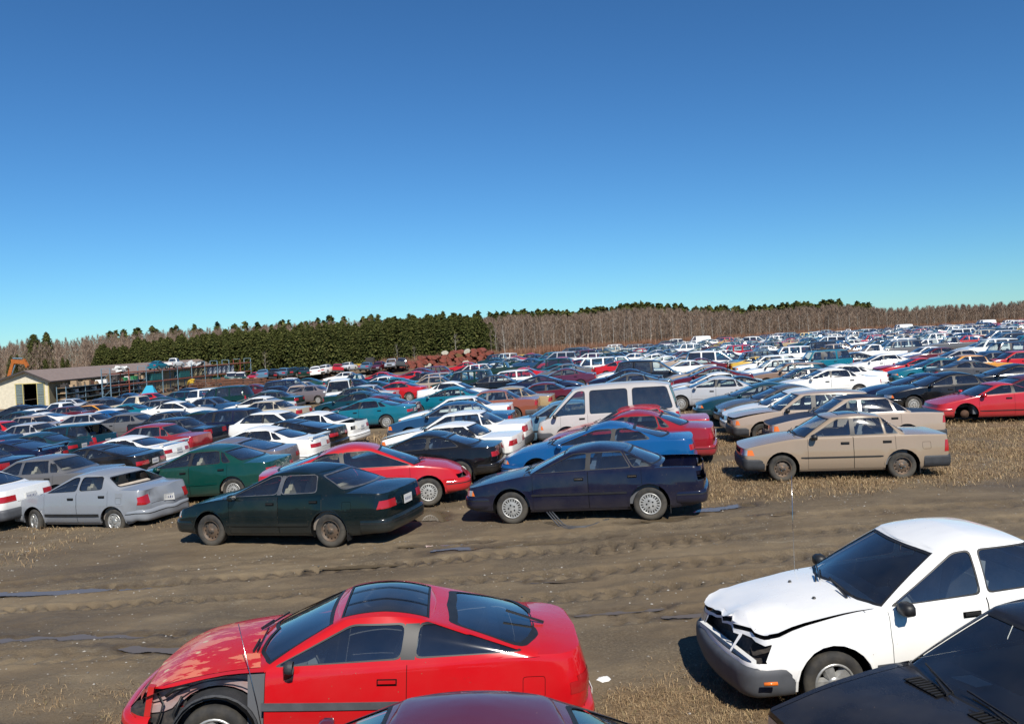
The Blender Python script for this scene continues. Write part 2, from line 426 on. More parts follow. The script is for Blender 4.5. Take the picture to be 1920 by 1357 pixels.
DEF = dict(L=4.5, W=1.7, H=1.38, wb=2.6, fo=.92, Rw=.30, tw=.19, sill=.20,
           belt=[(-2.25, .86), (-1.0, .90), (.9, .90), (2.25, .66)], crown=.035,
           xc=.95, xrf=.15, xrr=-.95, xb=-1.65, wt=.57, roof_droop=.04, rcrown=.055, tumble_bulge=.018,
           gbf=.16, gbr=.12, tbf=.10, tbr=.08, gcf=(.10, .16), tcf=(.08, .12), gcr=(.14, .16), tcr=(.10, .12),
           wf=.92, wr=.94, bf=.10, br=.06, cf=(.22, .26), cr=(.16, .18), nose=(.09, .02, 0, .02, .06), tail=(.10, .03, 0, .02, .05),
           levels=((0, .075), (.10, .02), (.33, .0), (.58, .0), (.66, .012), (.92, .028), (1.0, .055)),
           doors=4, b_pillar=(-.10, -.12), dlo_rear=(-1.02, -.82), q_split=None, pillar=.062, dlo_r=.035,
           door_front=None, door_rear=None, bumper='body', bumper_h=(.27, .50), bumper_out=.035, mould=None, mould_z=.50, mould_h=.05,
           head=(.38, .74, .55, .67), tail_l=(.42, .80, .60, .76), tail_wrap=.14, grille=(.36, .56, .66), rim='hubcap', seat='seat_grey',
           sunroof=None, ttop=False, glass='car_glass', hatch=False, bed=None, arch=.065, handle='black_trim', trim_w=.014, chrome_trim=False, spoiler=None, rails=False,
           panels=None, plate=True, black_pillar=True, lip_z=None, roof_paint=None)

def P_(**k):
    d = dict(DEF); d.update(k); return d

def mt(tg): return tg[:-1] + 'R' if tg.endswith('_L') else tg

class Car:
    def __init__(s, P, lod=0):
        s.P = P; s.lod = lod; s.parts = []      # (name, mesh, parent_name_index, painted)
        L, W = P['L'], P['W']; s.fx = L / 2 - P['fo']; s.rx = s.fx - P['wb']
        s.build()
    def edge(s, x): return pl(s.P['belt'], x)
    def zb(s, x):
        P = s.P; e = abs(x) / (P['L'] / 2); return P['sill'] + .07 * max(0, (e - .72) / .28)
    def plan(s, x, dx=0):
        P = s.P; w = P['W'] / 2
        R_ = s.mid_ring
        for i in range(len(R_) - 1):
            if R_[i][0] >= x >= R_[i + 1][0] and R_[i][0] > R_[i + 1][0]:
                t = (R_[i][0] - x) / (R_[i][0] - R_[i + 1][0]); return R_[i][1] + t * (R_[i + 1][1] - R_[i][1])
        return .3
    def inset(s, f): return pl([(a, b) for a, b in s.P['levels']], f)
    def yb(s, x, z):
        f = (z - s.zb(x)) / (s.edge(x) - s.zb(x)); return s.plan(x) - s.inset(min(1, max(0, f)))
    def add(s, name, polys, matof, parent=None, painted=True, offset=None):
        if not polys: return None
        me = poly_mesh(name, polys, matof, offset, s.P.get('deform')); s.parts.append((name, me, parent, painted)); return len(s.parts) - 1
    def addmb(s, name, mb, parent=None, painted=False):
        if s.P.get('deform'): mb.v = [tuple(s.P['deform'](Vector(v))) for v in mb.v]
        s.parts.append((name, mb.mesh(name), parent, painted)); return len(s.parts) - 1
    def deckz(s, x, y):
        P = s.P; c = P['crown'] * min(1, max(0, (P['L'] / 2 - abs(x)) / .5)); w = max(.1, s.plan(x) - .05)
        return s.edge(x) + c * max(0, 1 - (y / w) ** 2)
    def roofz(s, x):
        P = s.P; xm = (P['xrf'] + P['xrr']) / 2; h = (P['xrf'] - P['xrr']) / 2
        t = (x - xm) / h; return P['H'] - P['rcrown'] - P['roof_droop'] * t * t
    def build(s):
        P = s.P; L, W, H = P['L'], P['W'], P['H']; lod = s.lod
        ns, ne, nc = ((30, 5, 5), (20, 3, 3), (9, 2, 2))[lod]
        omit = set(P.get('omit', ()))
        w = W / 2; wf, wr = w * P['wf'], w * P['wr']
        def ring(i, f, ins):
            nf, tl_ = P['nose'], P['tail']
            k = min(len(nf) - 1, f * (len(nf) - 1)); a = int(k); b = min(a + 1, len(nf) - 1); dx = nf[a] + (nf[b] - nf[a]) * (k - a); dr = tl_[a] + (tl_[b] - tl_[a]) * (k - a)
            return half_ring(L / 2 - dx, -L / 2 + dr, w - ins, wf - ins, wr - ins, P['bf'], P['br'], *P['cf'], *P['cr'], ns, ne, nc)
        s.mid_ring = ring(0, .4, 0)
        G = []; lv = P['levels']
        for i, (f, ins) in enumerate(lv):
            G.append([(x, y, s.zb(x) + f * (s.edge(x) - s.zb(x))) for x, y in ring(i, f, ins)])
        G = np.array(G)
        # flared arches
        for ax_ in (s.fx, s.rx):
            d = np.hypot(G[:, :, 0] - ax_, G[:, :, 2] - P['Rw']); fl = np.clip(1 - np.abs(d - P['Rw'] - .07) / .13, 0, 1) * .016
            G[:, :, 1] += np.where(G[:, :, 1] > w * .8, fl, 0)
        it = grid_polys(G, 'body', flip=False)
        # outward check
        q = it[len(it) // 2][0]
        sidepolys = [p for p, t in it if abs(ny(p)) > .8]
        if sidepolys and ny(sidepolys[0]) < 0: it = grid_polys(G, 'body', flip=True)
        top = G[-1]
        hood_x = P['xc'] - P['gbf'] - .06; deck_x = P['xb'] + P['gbr'] + .05
        nv = (6, 4, 2)[lod]; vv = [math.sin(math.pi / 2 * k / nv) for k in range(nv + 1)]
        D = []
        for (x, y, z) in top:
            c = s.deckz(x, 0) - s.edge(x); D.append([(x, y * v, z + c * (1 - v * v)) for v in vv])
        D = np.array(D)
        dk = grid_polys(D, 'deck', flip=False)
        if nz_(dk[len(dk) // 2][0]) < 0: dk = grid_polys(D, 'deck', flip=True)
        bed = P['bed']
        for p, t in dk:
            x = sum(v[0] for v in p) / len(p)
            if x > hood_x: it.append((p, 'hood'))
            elif bed is not None and x < bed and x > -L / 2 + .10: pass
            elif x < deck_x or bed is not None and x < bed: it.append((p, 'trunk_lid' if not P['hatch'] and bed is None else 'body'))
        # greenhouse
        wb_ = w - lv[-1][1] - .012
        sl = ([0, .05, .2, .4, .6, .8, .94, 1], [0, .1, .4, .7, .92, 1], [0, .12, .5, .88, 1])[lod]
        xb = P['xb'] if bed is None else P['xb']
        base = half_ring(P['xc'], P['xb'], wb_, min(wb_ - .012, w * P['wf'] - .045 if P['xc'] > L / 2 - .7 else wb_ - .012), wb_ - .012, P['gbf'], P['gbr'], *P['gcf'], *P['gcr'], ns, ne, nc)
        topr = half_ring(P['xrf'], P['xrr'], P['wt'], P['wt'] - .02, P['wt'] - .02, P['tbf'], P['tbr'], *P['tcf'], *P['tcr'], ns, ne, nc)
        s.base_side = (base[ne + nc][0], base[ne + nc + ns][0]); s.top_side = (topr[ne + nc][0], topr[ne + nc + ns][0])
        Gh = []
        for sv in sl:
            row = []
            for (x0, y0), (x1, y1) in zip(base, topr):
                z0 = s.deckz(x0, y0) - .014; z1 = s.roofz(x1)
                bl_ = P['tumble_bulge'] * math.sin(math.pi * sv); dx, dy = x0 - (P['xc'] + P['xb']) / 2, y0 * 2.0; dl = math.hypot(dx, dy) or 1
                row.append((x0 + (x1 - x0) * sv + bl_ * dx / dl, y0 + (y1 - y0) * sv + bl_ * dy / dl, z0 + (z1 - z0) * sv))
            Gh.append(row)
        Gh = np.array(Gh)
        gh = grid_polys(Gh, 'cab')
        sp = [p for p, t in gh if abs(ny(p)) > .6]
        if ny(sp[0]) < 0: gh = grid_polys(Gh, 'cab', flip=True)
        Rf = []
        vr = ([0, .3, .55, .75, .88, .96, 1], [0, .4, .75, .93, 1], [0, .6, 1])[lod]
        for k, (x, y) in enumerate(topr):
            z = s.roofz(x); ex = min(P['xrf'] - x, x - P['xrr']); c = P['rcrown'] * min(1, max(0, ex / .55 + .03)) ** .55
            Rf.append([(x, y * v, z + c * (1 - v ** 3)) for v in vr])
        Rf = np.array(Rf); rf = grid_polys(Rf, 'roof')
        if nz_(rf[len(rf) // 2][0]) < 0: rf = grid_polys(Rf, 'roof', flip=True)
        # ---- cuts on the body
        for ax_ in (s.fx, s.rx):
            ra = P['Rw'] + P['arch']; n = (22, 14, 9)[lod]
            pg = [(ax_ + ra * math.cos(2 * math.pi * k / n), P['Rw'] + ra * math.sin(2 * math.pi * k / n)) for k in range(n)]
            it = cut(it, pg, (0, 2), 'DEL', cond=lambda p: abs(ny(p)) > .35 and max(v[2] for v in p) < 1.2)
        it = [q for q in it if q[1] != 'DEL']
        bs, ts = s.base_side, s.top_side
        def bx(frac): return bs[0] + (bs[1] - bs[0]) * frac
        zt0, zt1 = s.roofz(ts[0]) - .026, s.roofz(ts[1]) - .026
        zbf, zbr = s.edge(bs[0]) + .025, s.edge(P['dlo_rear'][0]) + .03
        af = (bs[0] - .055, zbf); at_ = (ts[0] - .05, zt0)
        rb = (P['dlo_rear'][0], zbr); rt = (P['dlo_rear'][1], s.roofz(max(ts[1], P['dlo_rear'][1])) - .030)
        pil = P['pillar']
        xs = [(P['b_pillar'][0], P['b_pillar'][1])]
        if P.get('q_split'): xs.append(P['q_split'])
        if P.get('q_split2'): xs.append(P['q_split2'])
        panes = []; prev_b, prev_t = af, at_
        def zlerp(x, a, b): t = (x - a[0]) / (b[0] - a[0]) if abs(b[0] - a[0]) > 1e-6 else 0; return a[1] + t * (b[1] - a[1])
        tt = rt
        for k, (xb_, xt_) in enumerate(xs):
            hw = pil / 2 if k == 0 or pil > .09 else pil / 4
            pb = (xb_ + hw, zlerp(xb_ + hw, af, rb)); pt = (xt_ + hw, zlerp(xt_ + hw, at_, tt) + (.012 if P['roof_droop'] > .02 else 0))
            panes.append([prev_b, pb, pt, prev_t])
            prev_b = (xb_ - hw, zlerp(xb_ - hw, af, rb)); prev_t = (xt_ - hw, zlerp(xt_ - hw, at_, tt) + (.012 if P['roof_droop'] > .02 else 0))
        if not (P['doors'] == 0): panes.append([prev_b, rb, rt, prev_t])
        names = ['front_side_window_L', 'rear_side_window_L', 'quarter_window_L', 'back_side_window_L']
        if P['doors'] == 2: names[1] = 'quarter_window_L'
        sidec = lambda p: ny(p) > .35
        for k, pg in enumerate(panes):
            if P.get('blank') and k in P['blank']: continue
            pg = [q for i, q in enumerate(pg) if (Vector(q) - Vector(pg[i - 1])).length > .015]
            if len(pg) < 3: continue
            big = rounded(pg, P['dlo_r'], (3, 2, 1)[lod])
            if lod < 2: gh = cut(gh, big, (0, 2), 'trim', cond=sidec, only=('cab',))
            gh = cut(gh, rounded(shrink(pg, P['trim_w'] if lod < 2 else 0), P['dlo_r'], (3, 2, 1)[lod]), (0, 2), names[k], cond=sidec, only=('trim', 'cab'))
        if P['black_pillar'] and lod < 2:
            (xb_, xt_), hw = xs[0], pil / 2 + .012; za, zb2 = zlerp(xb_, af, rb) - .004, zlerp(xt_, at_, tt) + .004
            gh = cut(gh, [(xb_ - hw, za), (xb_ + hw, za), (xt_ + hw, zb2), (xt_ - hw, zb2)], (0, 2), 'trim', cond=sidec, only=('cab',))
        # screens
        zc0 = s.deckz(P['xc'], 0); zc1 = s.roofz(P['xrf'])
        bw0, bw1 = wb_ - .07, P['wt'] - .055
        pg = [(-bw0, zc0 + .0), (bw0, zc0 - P['crown'] * .6), (bw1, zc1 - .035), (-bw1, zc1 - .035)]
        pg = [(-.2, zc0 + .012), (bw0 * .6, zc0 + .006), (bw0, s.edge(P['xc'] - .15) + .02), (bw1, zc1 - .028), (bw1 * .6, zc1 - .022), (-.2, zc1 - .018)]
        fc = lambda p: nx(p) > .12 and ny(p) < .88
        if lod < 2: gh = cut(gh, shrink(pg, -.016), (1, 2), 'trim', cond=fc, only=('cab',))
        gh = cut(gh, pg, (1, 2), 'windscreen', cond=fc, only=('trim', 'cab'))
        zr0 = s.deckz(P['xb'], 0); zr1 = s.roofz(P['xrr']); bz = P.get('back_z', .03)
        pg = [(-.2, zr0 + bz), (bw0 * .93, zr0 + bz - .005), (bw1 * .97, zr1 - .04), (-.2, zr1 - .03)]
        bc = lambda p: nx(p) < -.12 and ny(p) < .85
        if not P.get('no_back'):
            if lod < 2: gh = cut(gh, rounded(shrink(pg, -.016), .06), (1, 2), 'trim', cond=bc, only=('cab',))
            gh = cut(gh, rounded(pg, .06, (3, 2, 1)[lod]), (1, 2), 'rear_window', cond=bc, only=('trim', 'cab'))
        # roof openings
        if P['sunroof']:
            x0, x1, y1 = P['sunroof']; pg = [(x0, -.2), (x1, -.2), (x1, y1), (x0, y1)]
            rf = cut(rf, shrink(pg, -.02), (0, 1), 'trim'); rf = cut(rf, pg, (0, 1), 'sunroof', only=('trim',))
        if P['ttop']:
            x0, x1, y1 = P['ttop']; pg = [(x0, -.2), (x1, -.2), (x1, y1), (x0, y1)]
            rf = cut(rf, shrink(pg, -.02), (0, 1), 'trim'); rf = cut(rf, pg, (0, 1), 'sunroof', only=('trim',))
            rf = cut(rf, [(x0 - .2, .17), (x1 + .2, .17), (x1 + .2, .185), (x0 - .2, .185)], (0, 1), 'trim', only=('sunroof',))
        if lod < 2:
            # doors
            fb = P['door_front'] if P['door_front'] is not None else bs[0] - .02
            xB = P['b_pillar'][0]; rb_ = P['door_rear'] if P['door_rear'] is not None else max(P['dlo_rear'][0] + .02, s.rx + .12)
            dz = .245
            dd = [('front_door_L', xB, fb)]
            if P['doors'] == 4: dd.append(('rear_door_L', rb_, xB))
            sb = lambda p: ny(p) > .4
            for nm, x0, x1 in dd:
                pg = [(x0, dz), (x1, dz), (x1, 1.6), (x0, 1.6)]
                it = cut(it, pg, (0, 2), 'gap', cond=sb, only=('body',)); it = cut(it, shrink(pg, .006), (0, 2), nm, cond=sb, only=('gap',))
            for (x0, x1, z0, z1) in (P['panels'] or ()):
                pg = rounded([(x0, z0), (x1, z0), (x1, z1), (x0, z1)], .03); it = cut(it, pg, (0, 2), 'gap', cond=sb, only=('body',)); it = cut(it, shrink(pg, .005), (0, 2), 'body', cond=sb, only=('gap',))
            # hood and boot seams
            hw = wf - .085
            it = cut(it, [(hood_x - .3, hw), (L / 2 + .1, hw), (L / 2 + .1, hw + .008), (hood_x - .3, hw + .008)], (0, 1), 'gap', only=('hood',), cond=lambda p: nz_(p) > .3)
            it = [(p, 'body' if t == 'hood' and sum(v[1] for v in p) / len(p) > hw + .004 else t) for p, t in it]
            if not P['hatch'] and bed is None:
                hw = wr - .09; it = cut(it, [(-L / 2 - .1, hw), (deck_x + .3, hw), (deck_x + .3, hw + .008), (-L / 2 - .1, hw + .008)], (0, 1), 'gap', only=('trunk_lid',))
                it = [(p, 'body' if t == 'trunk_lid' and sum(v[1] for v in p) / len(p) > hw + .004 else t) for p, t in it]
        if P.get('fender_cut'): it = cut(it, P['fender_cut'], (0, 2), 'fender_L', cond=lambda p: ny(p) > .25, only=('body',))
        # lamps
        y0, y1, z0, z1 = P['head']; frc = lambda p: nx(p) > .45; frs = lambda p: nx(p) > -.1 and nx(p) <= .45 and ny(p) > .3
        if y1 > y0:
            it = cut(it, [(y0, z0), (y1 + .3, z0), (y1 + .3, z1), (y0, z1)], (1, 2), 'headlight_L', cond=frc, only=('body', 'hood'))
            it = cut(it, [(L / 2 - .26, z0), (L / 2 + .1, z0 + .01), (L / 2 + .1, z1), (L / 2 - .22, z1)], (0, 2), 'turn_signal_L', cond=frs, only=('body', 'hood'))
        y0, y1, z0, z1 = P['tail_l']; brc = lambda p: nx(p) < -.45; brs = lambda p: nx(p) < .1 and nx(p) >= -.45 and ny(p) > .3
        it = cut(it, [(y0, z0), (y1 + .3, z0), (y1 + .3, z1), (y0, z1)], (1, 2), 'taillight_L', cond=brc, only=('body',))
        tw = P['tail_wrap']
        if tw > 0: it = cut(it, [(-L / 2 - .1, z0), (-L / 2 + tw, z0), (-L / 2 + tw * .8, z1), (-L / 2 - .1, z1)], (0, 2), 'taillight_L', cond=brs, only=('body',))
        if lod < 2:
            a = z1 + .01
            if not P['hatch'] and bed is None: it = cut(it, [(-.3, z0 - .03), (y0 - .03, z0 - .03), (y0 - .03, z0 - .022), (-.3, z0 - .022)], (1, 2), 'gap', cond=brc, only=('body',))
        gy, gz0, gz1 = P['grille']
        if gy > 0: it = cut(it, [(-.2, gz0), (gy, gz0), (gy, gz1), (-.2, gz1)], (1, 2), 'grille', cond=frc, only=('body', 'hood'))
        if P.get('lower_dark'): # unpainted lower body
            z = P['lower_dark']; it = cut(it, [(-9, 0), (9, 0), (9, z), (-9, z)], (0, 2), 'low', only=('body',))
            it = cut(it, [(-9, 0), (9, 0), (9, z), (-9, z)], (0, 2), 'low2', only=('front_door_L', 'rear_door_L'))
        allp = it + gh + rf
        fixed = []
        for p, t in allp:
            q = []
            for v in p:
                if abs(v[1]) < 1e-5 and t not in ('x',):
                    l_ = math.hypot(v[3], v[5]) or 1; v = (v[0], 0.0, v[2], v[3] / l_, 0.0, v[5] / l_)
                q.append(v)
            fixed.append((q, t))
        mir = mirror([(p, mt(t)) for p, t in fixed]); allp = fixed + mir
        tags = {}
        for p, t in allp: tags.setdefault(t, []).append((p, t))
        glass = P['glass']
        GL = {'windscreen', 'rear_window', 'sunroof'} | {n[:-2] + e for n in names for e in ('_L', '_R')}
        def mo(t):
            if P.get('mats') and t in P['mats']: return P['mats'][t]
            if t in ('fender_L', 'fender_R'): return 'car_paint'
            if t in ('body', 'hood', 'trunk_lid', 'cab', 'front_door_L', 'rear_door_L', 'front_door_R', 'rear_door_R'): return 'car_paint'
            if t == 'roof': return P['roof_paint'] or 'car_paint'
            if t in ('gap',): return 'gap'
            if t in ('low', 'low2'): return 'bumper_grey'
            if t == 'trim': return 'chrome_dull' if P['chrome_trim'] else 'black_trim'
            if t == 'grille': return 'gap'
            if t in GL: return 'dark_glass' if t == 'sunroof' or (P.get('dark_rear') and 'windscreen' not in t and 'front' not in t) else glass
            if t.startswith('head'): return 'head_lamp'
            if t.startswith('tail'): return 'tail_red'
            if t.startswith('turn'): return 'amber'
            return 'black_trim'
        off = {t: -.006 for t in GL}; off['gap'] = -.004; off['trim'] = .001
        if lod == 2:
            pp = [q for t in tags if t not in omit for q in tags[t]]
            mb_extra = s.far_extras()
            s.parts = []; s.far = (poly_mesh('car', pp, mo, off, None, mb_extra), pp, mo, mb_extra); return
        body = [q for t in ('body', 'cab', 'roof', 'gap', 'trim', 'low') if t in tags for q in tags[t]]
        ib = s.add('body', body, mo, offset={'gap': -.004, 'trim': .001})
        s.idx_body = ib
        for t in ('fender_L', 'fender_R'):
            if t in tags and t not in omit: s.add('front_wing', tags[t], mo)
        for t, nm in (('hood', 'hood'), ('trunk_lid', 'trunk_lid')):
            if t in tags and t not in omit: s.add(nm, tags[t], mo)
        low2 = tags.get('low2', [])
        for t in ('front_door', 'rear_door'):
            for e, sg in (('_L', 1), ('_R', -1)):
                if t + e in tags and t + e not in omit:
                    lo = [q for q in low2 if (sum(v[1] for v in q[0]) > 0) == (sg > 0) and ((sum(v[0] for v in q[0]) / len(q[0]) > P['b_pillar'][0]) == (t == 'front_door'))]
                    di = s.add(t, tags[t + e] + lo, mo)
                    # handle
                    x0 = (P['b_pillar'][0] if t == 'front_door' else (P['door_rear'] if P['door_rear'] is not None else max(P['dlo_rear'][0] + .02, s.rx + .12)))
                    hx = x0 + .17; hz = s.edge(hx) - .125; mb = MB()
                    yy = s.yb(hx, hz)
                    mb.box((hx, sg * (yy + .004), hz), (.17, .014, .05), 'gap'); mb.box((hx, sg * (yy + .017), hz + .006), (.15, .016, .026), P['handle'])
                    s.addmb('handle', mb, di, painted=(P['handle'] == 'car_paint'))
        for t in sorted(GL):
            if t in tags and t not in omit: s.add(t[:-2] if t[-2:] in ('_L', '_R') else t, tags[t], mo, painted=False, offset=off)
        for t, nm in (('headlight', 'headlight'), ('taillight', 'taillight'), ('turn_signal', 'turn_signal')):
            for e in ('_L', '_R'):
                if t + e in tags and t + e not in omit: s.add(nm, tags[t + e], mo, painted=False, offset={t + e: .004})
        if 'grille' in tags and 'grille' not in omit:
            mb = MB(); gy, gz0, gz1 = P['grille']
            for k in range(5):
                z = gz0 + (gz1 - gz0) * (k + .5) / 5; mb.bar((L / 2 - .035, -gy, z), (L / 2 - .035, gy, z), .014, .008, P.get('grille_m', 'black_trim'))
            gi = s.add('grille', tags['grille'], mo, painted=False, offset={'grille': -.03}); s.addmb('grille_bar', mb, gi)
        s.bumpers(); s.wheels_well(); s.extras(); s.interior()
    def bumper_grid(s, front, side_len):
        P = s.P; L = P['L']; w = P['W'] / 2; o = P['bumper_out']; wf, wr = w * P['wf'], w * P['wr']
        sgn = 1 if front else -1
        r = half_ring(L / 2 + o, -L / 2 - o, w + .012, wf + .012, wr + .012, P['bf'], P['br'], P['cf'][0] + .02, P['cf'][1] + .02, P['cr'][0] + .02, P['cr'][1] + .02, 20, 5, 6)
        lim = side_len if front and s.P.get('fb_len') else max(side_len, (s.fx + P['Rw'] + P['arch'] + .02) if front else -(s.rx - P['Rw'] - P['arch'] - .02))
        path = [p for p in r if sgn * p[0] > lim]
        if not front: path = path[::-1]
        # end exactly at lim
        path.append((sgn * lim, path[-1][1]))
        z0, z1 = P['bumper_h']; h = z1 - z0
        prof = [(-.05, z0 - .02), (-.02, z0), (-.003, z0 + .05), (0, z0 + h * .35), (0, z0 + h * .72), (-.008, z0 + h * .9), (-.03, z1), (-.075, z1 + .008)]
        G = []
        for k, (x, y) in enumerate(path):
            a = path[max(0, k - 1)]; b = path[min(len(path) - 1, k + 1)]; tx, ty = b[0] - a[0], b[1] - a[1]; l = math.hypot(tx, ty) or 1
            nx_, ny_ = (ty / l * sgn, -tx / l * sgn)
            if k == 0: nx_, ny_ = sgn, 0
            if nx_ * sgn < 0 and ny_ < 0: nx_, ny_ = -nx_, -ny_
            if ny_ < -.01: nx_, ny_ = -nx_, -ny_
            G.append([(x + nx_ * d, y + ny_ * d, z) for d, z in prof])
        return np.array(G)
    def bumpers(s):
        P = s.P; om = P.get('omit', ())
        m = {'body': 'car_paint', 'black': 'bumper_black', 'grey': 'bumper_grey', 'chrome': 'chrome'}[P['bumper']]
        for front in (True, False):
            if ('front_bumper' if front else 'rear_bumper') in om: continue
            G = s.bumper_grid(front, P['L'] / 2 - (P.get('fb_len', .55) if front else .55))
            a = grid_polys(G, 'b')
            c = G.mean(axis=(0, 1)); test = a[0][0]
            if (nx(test) > 0) != front: a = grid_polys(G, 'b', flip=True)
            mm = lambda t: 'black_trim' if t == 'bs' else m
            if P['bumper'] == 'body':
                zl = P['bumper_h'][0] + (P['bumper_h'][1] - P['bumper_h'][0]) * .62
                a = cut(a, [(-9, zl), (9, zl), (9, zl + .022), (-9, zl + .022)], (0, 2), 'bs')
            bi = s.add('front_bumper' if front else 'rear_bumper', a + mirror(a), mm, painted=(m == 'car_paint'))
            if P['plate'] and not front:
                mb = MB(); x = -P['L'] / 2 - P['bumper_out'] - .012
                zz = P['bumper_h'][0] + .12 if P['tail_l'][3] < .7 or P['plate'] == 'low' else P['tail_l'][2] + .05; xx = x if zz < P['bumper_h'][1] else -P['L'] / 2 - .006
                mb.box((xx, 0, zz), (.008, .31, .155), 'plate_white')
                for k in range(6): mb.box((xx - .0055, -.105 + k * .042, zz - .005), (.003, .018 if k % 2 else .010, .050), 'plate_ink')
                s.addmb('licence_plate', mb, None)
    def wheels_well(s):
        P = s.P; mb = MB(); rw = P['Rw'] + P['arch']; n = 14; lips = []
        for ax_ in (s.fx, s.rx):
            for sg in (1, -1):
                vs = []; vs2 = []; lip = MB(); (lips.append(lip) if not (P.get('fender_cut') and ax_ == s.fx and sg == 1) else None)
                for k in range(n + 1):
                    a = math.pi * (-.12 + 1.24 * k / n); x = ax_ + rw * math.cos(a); z = P['Rw'] + rw * math.sin(a); z = max(z, .16)
                    y = s.yb(x, max(z, s.zb(x) + .01)) if z > s.zb(x) else s.yb(x, s.zb(x) + .01)
                    y += .012
                    vs += [(x, sg * y, z), (x, sg * (y - .42), z)]
                    x2 = ax_ + (rw + .022) * math.cos(a); z2 = max(.16, P['Rw'] + (rw + .022) * math.sin(a)); y2 = s.yb(x2, max(z2, s.zb(x2) + .01))
                    if z > .24: vs2 += [(x, sg * (y - .03), z), (x, sg * (y + .006), z), (x2, sg * (y2 + .017), z2), (x2 + .0, sg * (y2 - .004), z2)]
                fs = [(2 * k, 2 * k + 1, 2 * k + 3, 2 * k + 2) for k in range(n)]
                mb.faces(vs, fs, 'wheel_well', True); m_ = len(vs2) // 4
                mb.faces([(v[0], v[1], v[2]) for v in vs[1::2]] , [tuple(range(n + 1))], 'wheel_well')
                lip.faces(vs2, [(4 * k + j, 4 * k + j + 1, 4 * k + j + 5, 4 * k + j + 4) for k in range(m_ - 1) for j in range(3)], 'car_paint' if not P.get('black_arches') else 'bumper_black', False)
        zu = P['sill'] + .03; L = P['L']
        wi = P['W'] / 2 - .12
        mb.box(((s.fx + s.rx) / 2, 0, zu + .05), (P['wb'] - 2 * rw, wi * 2, .06), 'underbody')
        mb.box((s.fx, 0, zu + .10), (rw * 2.2, wi * 1.2, .1), 'underbody'); mb.box((s.rx, 0, zu + .10), (rw * 2.2, wi * 1.2, .1), 'underbody')
        if bed_ok(P): mb.box((L / 2 - .36, 0, .42), (.5, wi * 1.75, .18), 'engine_dark'); mb.box(((P['xc'] + L / 2) / 2 - .12, 0, .56), (L / 2 - P['xc'] - .1, wi * 1.3, .12), 'engine_dark'); mb.box((-L / 2 + .30, 0, .42), (.42, wi * 1.8, .2), 'underbody')
        s.addmb('underbody', mb, None); [s.addmb('wheel_arch_lip', q, None, painted=True) for q in lips]
    def extras(s):
        P = s.P; L = P['L']; om = P.get('omit', ())
        if P['mould']:
            zc = P['mould_z']; x0, x1 = s.rx + P['Rw'] + .10, s.fx - P['Rw'] - .10
            for sg in (1, -1):
                mb = MB(); n = 10; vs = []
                for k in range(n + 1):
                    x = x0 + (x1 - x0) * k / n; h = P['mould_h'] / 2
                    for (dz, o) in ((-h, .0), (-h, .014), (h, .014), (h, .0)): vs.append((x, sg * (s.yb(x, zc + dz) + o), zc + dz))
                mb.faces(vs, [(4 * k + j, 4 * k + j + 1, 4 * k + j + 5, 4 * k + j + 4) for k in range(n) for j in range(3)], P['mould'])
                s.addmb('side_moulding', mb, None, painted=P['mould'] == 'car_paint')
        # mirrors
        for sg in ((1, -1) if 'mirrors' not in om else ()):
            mb = MB(); x = s.base_side[0] - .15; y = s.P['W'] / 2 - .04; z = s.edge(x) + .03
            n = 8
            prof = [(0.0, .0), (.055, .006), (.072, .04), (.070, .10), (.05, .115)]
            vs = []
            for (r, dx) in prof:
                for j in range(n):
                    t = 2 * math.pi * (j + .5) / n; vs.append((x + .06 - dx, sg * (y + .075 + r * 1.25 * abs(math.cos(t)) ** .6 * (1 if math.cos(t) > 0 else -1)), z + r * .85 * abs(math.sin(t)) ** .6 * (1 if math.sin(t) > 0 else -1)))
            mb.faces(vs, [(i * n + j, i * n + (j + 1) % n, (i + 1) * n + (j + 1) % n, (i + 1) * n + j) for i in range(4) for j in range(n)], 'black_trim' if P['bumper'] != 'body' or P.get('black_mirror') else 'car_paint', True)
            mb.face([vs[4 * n + j] for j in range(n)], 'chrome')
            mb.bar((x + .01, sg * (y - .05), z - .035), (x, sg * (y + .07), z - .02), .05, .04, 'black_trim')
            s.addmb('side_mirror', mb, None, painted=True)
        # wipers
        for yy in (-.12, .42):
            mb = MB()
            def onglass(y, t):
                x0 = P['xc'] - P['gbf'] * (y / .75) ** 2; x1 = P['xrf'] - P['tbf'] * (y / .55) ** 2; z0 = s.deckz(P['xc'], y); z1 = s.roofz(P['xrf'])
                return Vector((x0 + (x1 - x0) * t + .025, y, z0 + (z1 - z0) * t + .02))
            base, tip, mid = onglass(yy, .0), onglass(yy - .44, .13), onglass(yy - .20, .07)
            mb.bar(base, mid, .016, .014, 'black_trim'); mb.bar(onglass(yy + .02, .045), tip, .010, .014, 'black_trim'); s.addmb('wiper', mb, None)
        if P['rails']:
            for sg in (1, -1):
                mb = MB(); mb.tube([(x, sg * (P['wt'] - .06), s.roofz(x) + .07) for x in np.linspace(P['xrf'] - .35, P['xrr'] + .15, 7)], .014, 5, 'black_trim'); s.addmb('roof_rail', mb, None)
        if P['spoiler']:
            mb = MB(); x = -L / 2 + .16; z = s.edge(x) + .10; w = P['W'] / 2 - .12
            mb.box((x, 0, z), (.18, 2 * w, .028), 'car_paint')
            for sg in (1, -1): mb.box((x, sg * (w - .03), z - .05), (.13, .03, .10), 'car_paint')
            s.addmb('spoiler', mb, None, painted=True)
